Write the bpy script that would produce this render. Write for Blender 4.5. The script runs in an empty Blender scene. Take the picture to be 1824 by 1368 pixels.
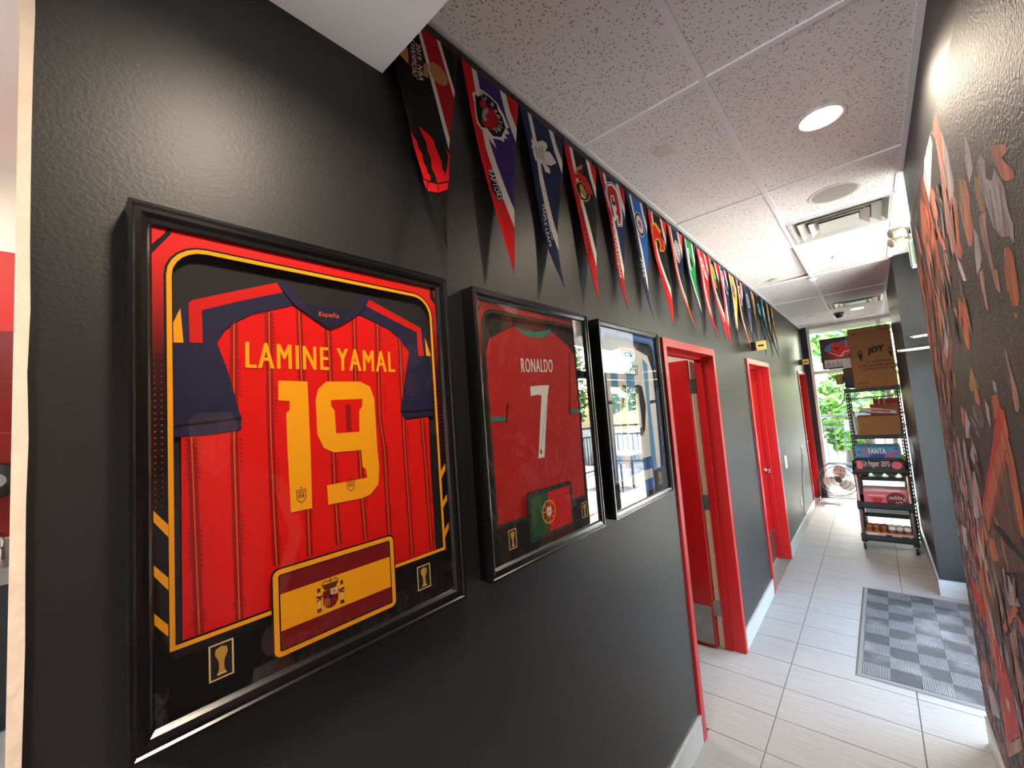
import bpy, bmesh, math, random
from mathutils import Vector, Matrix
random.seed(7)
C = bpy.context.scene.collection
SC = bpy.context.scene
# ------------------------------------------------------------------ camera
cd = bpy.data.cameras.new('camera'); cam = bpy.data.objects.new('camera', cd); C.objects.link(cam)
YAW, PITCH, ROLL, FPX = math.radians(40.9594), math.radians(4.4561), math.radians(-4.2841), 735.37
fw = Vector((-math.sin(YAW)*math.cos(PITCH), math.cos(YAW)*math.cos(PITCH), math.sin(PITCH)))
rt = Vector((math.cos(YAW), math.sin(YAW), 0)); up = rt.cross(fw)
r2 = rt*math.cos(ROLL)+up*math.sin(ROLL); u2 = -rt*math.sin(ROLL)+up*math.cos(ROLL)
M = Matrix((r2, u2, -fw)).transposed().to_4x4(); M.translation = Vector((.885, 0, 1.805))
cam.matrix_world = M
cd.sensor_fit = 'HORIZONTAL'; cd.sensor_width = 36; cd.lens = 36*FPX/1824; cd.clip_start = .02; cd.clip_end = 200
SC.camera = cam
# ------------------------------------------------------------------ sky, sun, exposure
W = bpy.data.worlds.new('sky'); SC.world = W; W.use_nodes = True
wn = W.node_tree.nodes; bg = wn['Background']
sky = wn.new('ShaderNodeTexSky'); sky.sky_type = 'NISHITA'; sky.sun_disc = False
sky.sun_elevation = math.radians(51); sky.sun_rotation = math.radians(4); sky.air_density = 1.2; sky.dust_density = 3.0; sky.ozone_density = 1.0
W.node_tree.links.new(sky.outputs[0], bg.inputs[0]); bg.inputs[1].default_value = SKY_STRENGTH = 2.2
sl = bpy.data.lights.new('sun', 'SUN'); sl.energy = 22; sl.angle = math.radians(.6); sl.color = (1, .95, .88)
so = bpy.data.objects.new('sun', sl); C.objects.link(so)
so.rotation_euler = Vector((-.03, -1, -1.25)).to_track_quat('-Z', 'Y').to_euler(); so.location = (2, 20, 20)
vs = SC.view_settings; vs.view_transform = 'Standard'; vs.look = 'None'; vs.gamma = 1; vs.use_curve_mapping = False; vs.exposure = 1.3
SC.cycles.max_bounces = 10; SC.cycles.transparent_max_bounces = 24; SC.cycles.diffuse_bounces = 6; SC.cycles.sample_clamp_indirect = 6; SC.cycles.caustics_reflective = False; SC.cycles.caustics_refractive = False
LAMP_W = dict(near=5.9, hall=7.2)
# ------------------------------------------------------------------ materials
def lin(c): return tuple(((v/255)/12.92 if v/255 <= .04045 else ((v/255+.055)/1.055)**2.4) for v in c)
MT = {}
def mat(name, rgb, rough=.5, metal=0, emit=0, bump=0, bscale=60, spec=.5, trans=0, var=0, vscale=20, stretch=None, coat=0):
    if name in MT: return MT[name]
    m = bpy.data.materials.new(name); m.use_nodes = True; MT[name] = m
    nt = m.node_tree; b = nt.nodes['Principled BSDF']; c = lin(rgb)
    b.inputs['Base Color'].default_value = (*c, 1); b.inputs['Roughness'].default_value = rough; b.inputs['Metallic'].default_value = metal
    b.inputs['Specular IOR Level'].default_value = spec; b.inputs['Coat Weight'].default_value = coat
    if emit: b.inputs['Emission Color'].default_value = (*c, 1); b.inputs['Emission Strength'].default_value = emit
    if trans: b.inputs['Transmission Weight'].default_value = trans
    if bump or var:
        g = nt.nodes.new('ShaderNodeNewGeometry'); mp = nt.nodes.new('ShaderNodeMapping'); nt.links.new(g.outputs['Position'], mp.inputs[0])
        if stretch: mp.inputs['Scale'].default_value = stretch
        if bump:
            n = nt.nodes.new('ShaderNodeTexNoise'); n.inputs['Scale'].default_value = bscale; n.inputs['Detail'].default_value = 3
            nt.links.new(mp.outputs[0], n.inputs['Vector'])
            bp = nt.nodes.new('ShaderNodeBump'); bp.inputs['Strength'].default_value = bump; bp.inputs['Distance'].default_value = .004 if bscale != 120 else .007
            nt.links.new(n.outputs[0], bp.inputs['Height']); nt.links.new(bp.outputs[0], b.inputs['Normal'])
        if var:
            n = nt.nodes.new('ShaderNodeTexNoise'); n.inputs['Scale'].default_value = vscale; n.inputs['Detail'].default_value = 4
            nt.links.new(mp.outputs[0], n.inputs['Vector'])
            mx = nt.nodes.new('ShaderNodeMixRGB'); mx.blend_type = 'MULTIPLY'
            rp = nt.nodes.new('ShaderNodeValToRGB'); rp.color_ramp.elements[0].position = .3; rp.color_ramp.elements[1].position = .7
            rp.color_ramp.elements[0].color = (1-var, 1-var, 1-var, 1); rp.color_ramp.elements[1].color = (1, 1, 1, 1)
            nt.links.new(n.outputs[0], rp.inputs[0]); mx.inputs[0].default_value = 1; mx.inputs[1].default_value = (*c, 1)
            nt.links.new(rp.outputs[0], mx.inputs[2]); nt.links.new(mx.outputs[0], b.inputs['Base Color'])
    return m
def glassmat(name, tint=(1, 1, 1), ior=1.5, boost=1.0):
    m = bpy.data.materials.new(name); m.use_nodes = True; nt = m.node_tree; nt.nodes.clear()
    o = nt.nodes.new('ShaderNodeOutputMaterial'); mx = nt.nodes.new('ShaderNodeMixShader'); t = nt.nodes.new('ShaderNodeBsdfTransparent'); g = nt.nodes.new('ShaderNodeBsdfGlossy')
    lw = nt.nodes.new('ShaderNodeLayerWeight'); lw.inputs[0].default_value = .5; pw = nt.nodes.new('ShaderNodeMath'); pw.operation = 'POWER'; pw.inputs[1].default_value = 5; f = nt.nodes.new('ShaderNodeMath'); f.operation = 'MULTIPLY_ADD'; f.inputs[1].default_value = .96; f.inputs[2].default_value = .04; nt.links.new(lw.outputs['Facing'], pw.inputs[0]); nt.links.new(pw.outputs[0], f.inputs[0]); t.inputs[0].default_value = (*tint, 1); g.inputs['Roughness'].default_value = 0.0
    mul = nt.nodes.new('ShaderNodeMath'); mul.operation = 'MULTIPLY'; mul.use_clamp = True; mul.inputs[1].default_value = boost
    nt.links.new(f.outputs[0], mul.inputs[0]); nt.links.new(mul.outputs[0], mx.inputs[0]); nt.links.new(t.outputs[0], mx.inputs[1]); nt.links.new(g.outputs[0], mx.inputs[2]); nt.links.new(mx.outputs[0], o.inputs[0])
    MT[name] = m; return m
glassmat('pane_glass', (.96, .98, .97)); glassmat('frame_glass', (1, 1, 1), 1.5, 1.15)
mat('grey_paint', (31, 32, 34), .46, bump=.12, bscale=140, spec=.45, var=.08, vscale=4)
mat('white_paint', (226, 216, 205), .6, bump=.05, bscale=200)
mat('raw_edge', (232, 214, 196), .8, bump=.2, bscale=90, var=.12, vscale=30)
mat('soffit_paint', (240, 234, 226), .75)
mat('grout', (120, 116, 112), .9)
mat('base_tile', (182, 182, 180), .4, var=.1, vscale=3, stretch=(2, 2, 30))
mat('red_paint', (172, 16, 22), .34, bump=.04, bscale=60)
mat('cream_metal', (222, 206, 180), .5, var=.1, vscale=18)
mat('steel', (170, 168, 162), .38, 1, var=.2, vscale=9)
mat('chrome', (215, 215, 215), .15, 1)
mat('black_plastic', (22, 22, 23), .45); mat('black_frame', (12, 12, 14), .22, spec=.6); mat('black', (10, 10, 11), .6)
mat('white_plastic', (232, 230, 224), .4); mat('tbar', (250, 249, 247), .5); mat('off_white', (225, 220, 208), .6)
mat('card', (168, 122, 78), .85, var=.12, vscale=14); mat('card_in', (120, 84, 54), .9); mat('ink', (46, 30, 26), .8)
mat('concrete', (190, 186, 178), .85, var=.2, vscale=2); mat('leaf_a', (92, 140, 48), .6); mat('leaf_b', (130, 168, 60), .6); mat('leaf_c', (56, 104, 50), .6); mat('bark', (84, 68, 52), .9)
mat('rail_paint', (58, 64, 68), .45); mat('alu', (205, 208, 206), .35, .6); mat('alu_dark', (48, 46, 44), .45, .2)
mat('lamp_glow', (255, 238, 214), .5, emit=14)
def tile_floor():
    m = mat('floor_tile', (214, 206, 198), .5, spec=.15); nt = m.node_tree; b = nt.nodes['Principled BSDF']
    g = nt.nodes.new('ShaderNodeNewGeometry'); oi = nt.nodes.new('ShaderNodeObjectInfo')
    ad = nt.nodes.new('ShaderNodeVectorMath'); ad.operation = 'MULTIPLY_ADD'
    cb = nt.nodes.new('ShaderNodeCombineXYZ'); nt.links.new(oi.outputs['Random'], cb.inputs[0]); nt.links.new(oi.outputs['Random'], cb.inputs[1])
    ad.inputs[0].default_value = (1, 1, 1); nt.links.new(g.outputs['Position'], ad.inputs[2]); nt.links.new(cb.outputs[0], ad.inputs[1])
    mp = nt.nodes.new('ShaderNodeMapping'); mp.inputs['Scale'].default_value = (1.3, 34, 1); nt.links.new(ad.outputs[0], mp.inputs[0])
    n = nt.nodes.new('ShaderNodeTexNoise'); n.inputs['Scale'].default_value = 3; n.inputs['Detail'].default_value = 6; nt.links.new(mp.outputs[0], n.inputs['Vector'])
    r = nt.nodes.new('ShaderNodeValToRGB'); r.color_ramp.elements[0].position = .32; r.color_ramp.elements[1].position = .7
    r.color_ramp.elements[0].color = (*lin((136, 136, 136)), 1); r.color_ramp.elements[1].color = (*lin((152, 152, 152)), 1)
    nt.links.new(n.outputs[0], r.inputs[0]); nt.links.new(r.outputs[0], b.inputs['Base Color'])
tile_floor()
def ceiling_mat():
    m = mat('ceiling_board', (222, 212, 202), .9); nt = m.node_tree; b = nt.nodes['Principled BSDF']
    g = nt.nodes.new('ShaderNodeNewGeometry'); v = nt.nodes.new('ShaderNodeTexVoronoi'); v.inputs['Scale'].default_value = 88; v.inputs['Randomness'].default_value = 1
    n = nt.nodes.new('ShaderNodeTexNoise'); n.inputs['Scale'].default_value = 60; n.inputs['Detail'].default_value = 2
    nt.links.new(g.outputs['Position'], v.inputs['Vector']); nt.links.new(g.outputs['Position'], n.inputs['Vector'])
    a = nt.nodes.new('ShaderNodeMath'); a.operation = 'MULTIPLY'; a.inputs[1].default_value = .40
    nt.links.new(n.outputs[0], a.inputs[0])
    s = nt.nodes.new('ShaderNodeMath'); s.operation = 'SUBTRACT'; nt.links.new(v.outputs['Distance'], s.inputs[0]); nt.links.new(a.outputs[0], s.inputs[1])
    r = nt.nodes.new('ShaderNodeValToRGB'); r.color_ramp.elements[0].position = 0; r.color_ramp.elements[1].position = .07
    r.color_ramp.elements[0].color = (*lin((160, 148, 136)), 1); r.color_ramp.elements[1].color = (*lin((248, 244, 238)), 1)
    nt.links.new(s.outputs[0], r.inputs[0]); nt.links.new(r.outputs[0], b.inputs['Base Color'])
ceiling_mat()
# ------------------------------------------------------------------ helpers
def wloc(o):
    v = Vector((0, 0, 0))
    while o: v = v+o.location; o = o.parent
    return v
class MB:
    def __init__(s): s.v = []; s.f = []; s.m = []
    def add(s, vs, fs, m=0):
        k = len(s.v); s.v += [tuple(p) for p in vs]
        for f in fs: s.f.append([k+i for i in f]); s.m.append(m)
        return s
    def box(s, x0, x1, y0, y1, z0, z1, m=0):
        v = [(x, y, z) for z in (z0, z1) for y in (y0, y1) for x in (x0, x1)]
        return s.add(v, [(0, 2, 3, 1), (4, 5, 7, 6), (0, 1, 5, 4), (2, 6, 7, 3), (0, 4, 6, 2), (1, 3, 7, 5)], m)
    def cyl(s, p0, p1, r, n=12, r1=None, m=0, cap=True):
        p0 = Vector(p0); p1 = Vector(p1); r1 = r if r1 is None else r1
        d = (p1-p0).normalized(); a = d.orthogonal().normalized(); b = d.cross(a); v = []
        for p, q in ((p0, r), (p1, r1)):
            for i in range(n): t = 2*math.pi*i/n; v.append(p+a*math.cos(t)*q+b*math.sin(t)*q)
        f = [(i, (i+1) % n, n+(i+1) % n, n+i) for i in range(n)]
        if cap: f += [tuple(range(n-1, -1, -1)), tuple(range(n, 2*n))]
        return s.add(v, f, m)
    def tube(s, pts, r, n=8, m=0, closed=False):
        pts = [Vector(p) for p in pts]; L = len(pts); v = []; a = None
        for i, p in enumerate(pts):
            d = (pts[(i+1) % L]-pts[i-1]) if closed else (pts[min(i+1, L-1)]-pts[max(i-1, 0)])
            d.normalize(); a = d.orthogonal().normalized() if a is None else (a-d*a.dot(d)).normalized(); b = d.cross(a)
            for k in range(n): t = 2*math.pi*k/n; v.append(p+a*math.cos(t)*r+b*math.sin(t)*r)
        f = [(i*n+k, i*n+(k+1) % n, ((i+1) % L)*n+(k+1) % n, ((i+1) % L)*n+k) for i in range(L if closed else L-1) for k in range(n)]
        if not closed: f += [tuple(range(n-1, -1, -1)), tuple(range((L-1)*n, L*n))]
        return s.add(v, f, m)
    def lathe(s, prof, c, n=16, axis='Z', m=0):
        v = []; L = len(prof)
        for r, h in prof:
            for i in range(n):
                t = 2*math.pi*i/n; a, b = r*math.cos(t), r*math.sin(t)
                v.append({'Z': (c[0]+a, c[1]+b, c[2]+h), 'Y': (c[0]+a, c[1]+h, c[2]+b), 'X': (c[0]+h, c[1]+a, c[2]+b)}[axis])
        f = [(j*n+i, j*n+(i+1) % n, (j+1)*n+(i+1) % n, (j+1)*n+i) for j in range(L-1) for i in range(n)]
        f += [tuple(range(n-1, -1, -1)), tuple(range((L-1)*n, L*n))]
        return s.add(v, f, m)
    def build(s, name, mats, parent=None, smooth=False, bevel=0, kind=None):
        me = bpy.data.meshes.new(name); off = wloc(parent) if parent else Vector((0, 0, 0))
        me.from_pydata([tuple(Vector(p)-off) for p in s.v], [], s.f)
        for m in (mats if isinstance(mats, (list, tuple)) else [mats]): me.materials.append(MT[m])
        for p, i in zip(me.polygons, s.m): p.material_index = i; p.use_smooth = smooth
        bm = bmesh.new(); bm.from_mesh(me); bmesh.ops.recalc_face_normals(bm, faces=bm.faces); bm.to_mesh(me); bm.free()
        o = bpy.data.objects.new(name, me); C.objects.link(o); o.parent = parent
        if bevel:
            b = o.modifiers.new('bevel', 'BEVEL'); b.width = bevel; b.segments = 2; b.limit_method = 'ANGLE'
        if kind: o['kind'] = kind
        return o
def box(name, mats, x0, x1, y0, y1, z0, z1, parent=None, bevel=0, kind=None): return MB().box(x0, x1, y0, y1, z0, z1).build(name, mats, parent, bevel=bevel, kind=kind)
def tag(o, label, cat, group=None):
    o['label'] = label; o['category'] = cat
    if group: o['group'] = group
    return o
def thing(name, label, cat, loc, group=None):
    o = bpy.data.objects.new(name, None); C.objects.link(o); o.location = loc; o.empty_display_size = .05
    return tag(o, label, cat, group)
def struct(name, loc=(0, 0, 0)):
    o = bpy.data.objects.new(name, None); C.objects.link(o); o.location = loc; o['kind'] = 'structure'; o.empty_display_size = .05; return o
def dup(o, parent=None, loc=None):
    c = o.copy(); C.objects.link(c); c.parent = parent
    if loc is not None: c.location = loc
    for ch in list(o.children): dup(ch, c)
    return c
_tc = {}
def textmesh(s, bold=0.0):
    if (s, bold) in _tc: return _tc[(s, bold)]
    cu = bpy.data.curves.new('lettering', 'FONT'); cu.body = s; cu.space_character = 1.0+min(bold, .045)*5; cu.resolution_u = 3
    ob = bpy.data.objects.new('lettering', cu); C.objects.link(ob); dg = bpy.context.evaluated_depsgraph_get()
    me = ob.evaluated_get(dg).to_mesh(); v = [(p.co.x, p.co.y) for p in me.vertices]; f = [tuple(p.vertices) for p in me.polygons]
    ob.evaluated_get(dg).to_mesh_clear(); bpy.data.objects.remove(ob); bpy.data.curves.remove(cu)
    x0 = min(p[0] for p in v); x1 = max(p[0] for p in v); y0 = min(p[1] for p in v); y1 = max(p[1] for p in v)
    _tc[(s, bold)] = ([((p[0]-x0)/(x1-x0), (p[1]-y0)/(y1-y0)) for p in v], f, x1-x0); return _tc[(s, bold)]
def circ(cx, cy, r, n=20, ry=None, a0=0): ry = r if ry is None else ry; return [(cx+r*math.cos(a0+2*math.pi*i/n), cy+ry*math.sin(a0+2*math.pi*i/n)) for i in range(n)]
def rrect(x0, x1, y0, y1, r, n=6, bot=True):
    P = []
    for cx, cy, a, rr in ((x1-r, y1-r, 0, r), (x0+r, y1-r, 90, r), (x0, y0, 180, 0) if not bot else (x0+r, y0+r, 180, r), (x1, y0, 270, 0) if not bot else (x1-r, y0+r, 270, r)):
        for i in range(n+1): t = math.radians(a+90*i/n); P.append((cx+rr*math.cos(t), cy+rr*math.sin(t)))
    return P
class Flat:
    """flat print: polygons in 2D with a tiny height, mapped onto a surface"""
    def __init__(s): s.v = []; s.f = []; s.m = []; s.mats = []
    def mi(s, m):
        if m not in s.mats: s.mats.append(m)
        return s.mats.index(m)
    def poly(s, pts, m, h=0.0):
        if pts and not hasattr(pts[0], "__len__"): pts = list(zip(pts[::2], pts[1::2]))
        k = len(s.v); s.v += [(p[0], p[1], h) for p in pts]; s.f.append(list(range(k, k+len(pts)))); s.m.append(s.mi(m)); return s
    def rect(s, x0, x1, y0, y1, m, h=0.0): return s.poly([(x0, y0), (x1, y0), (x1, y1), (x0, y1)], m, h)
    def ring(s, a, b, m, h=0.0):
        n = len(a)
        for i in range(n): s.poly([a[i], a[(i+1) % n], b[(i+1) % n], b[i]], m, h)
        return s
    def line(s, pts, w, m, h=0.0):
        if not hasattr(pts[0], "__len__"): pts = list(zip(pts[::2], pts[1::2]))
        for (a, b), (c, d) in zip(pts[:-1], pts[1:]):
            l = math.hypot(c-a, d-b) or 1; nx, ny = -(d-b)/l*w/2, (c-a)/l*w/2
            s.poly([(a+nx, b+ny), (a-nx, b-ny), (c-nx, d-ny), (c+nx, d+ny)], m, h)
        return s
    def text(s, t, q, m, h=0.0, bold=0.0):
        if not hasattr(q[0], "__len__"): q = list(zip(q[::2], q[1::2]))
        v, f, wid = textmesh(t, bold); (a, b, c, d) = [Vector(p) for p in q]
        i = s.mi(m); e = bold*.75/wid
        for n_, dx in enumerate((-e, 0, e) if bold else (0,)):   # bold strokes: the glyphs laid three times, a hair apart
            k = len(s.v)
            for x, y in v:
                x = x*(1-2*e)+e+dx; p = (a*(1-x)+b*x)*(1-y)+(d*(1-x)+c*x)*y; s.v.append((p.x, p.y, h+n_*.00006))
            for g in f: s.f.append([k+j for j in g]); s.m.append(i)
        return s
    def build(s, name, parent, fn, slices=None, thick=0, face=None, smooth=False, xslices=()):
        bm = bmesh.new(); vv = [bm.verts.new(p) for p in s.v]
        for g, i in zip(s.f, s.m):
            try: fc = bm.faces.new([vv[j] for j in g]); fc.material_index = i
            except ValueError: pass
        bm.normal_update(); bmesh.ops.triangulate(bm, faces=bm.faces)
        if slices:
            for t in slices:
                bmesh.ops.bisect_plane(bm, geom=bm.verts[:]+bm.edges[:]+bm.faces[:], plane_co=(0, t, 0), plane_no=(0, 1, 0))
            for t in xslices: bmesh.ops.bisect_plane(bm, geom=bm.verts[:]+bm.edges[:]+bm.faces[:], plane_co=(t, 0, 0), plane_no=(1, 0, 0))
            bmesh.ops.remove_doubles(bm, verts=bm.verts, dist=1e-6) if thick else None
        for p in bm.verts: p.co = Vector(fn(*p.co))
        bm.normal_update()
        if face is not None:
            for fc in bm.faces:
                if fc.normal.dot(face) < 0: fc.normal_flip()
        me = bpy.data.meshes.new(name); bm.to_mesh(me); bm.free()
        for m in s.mats: me.materials.append(MT[m])
        if smooth:
            for p in me.polygons: p.use_smooth = True
        o = bpy.data.objects.new(name, me); C.objects.link(o); o.parent = parent
        if thick:
            d = o.modifiers.new('thickness', 'SOLIDIFY'); d.thickness = thick; d.offset = -1
        return o
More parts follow.
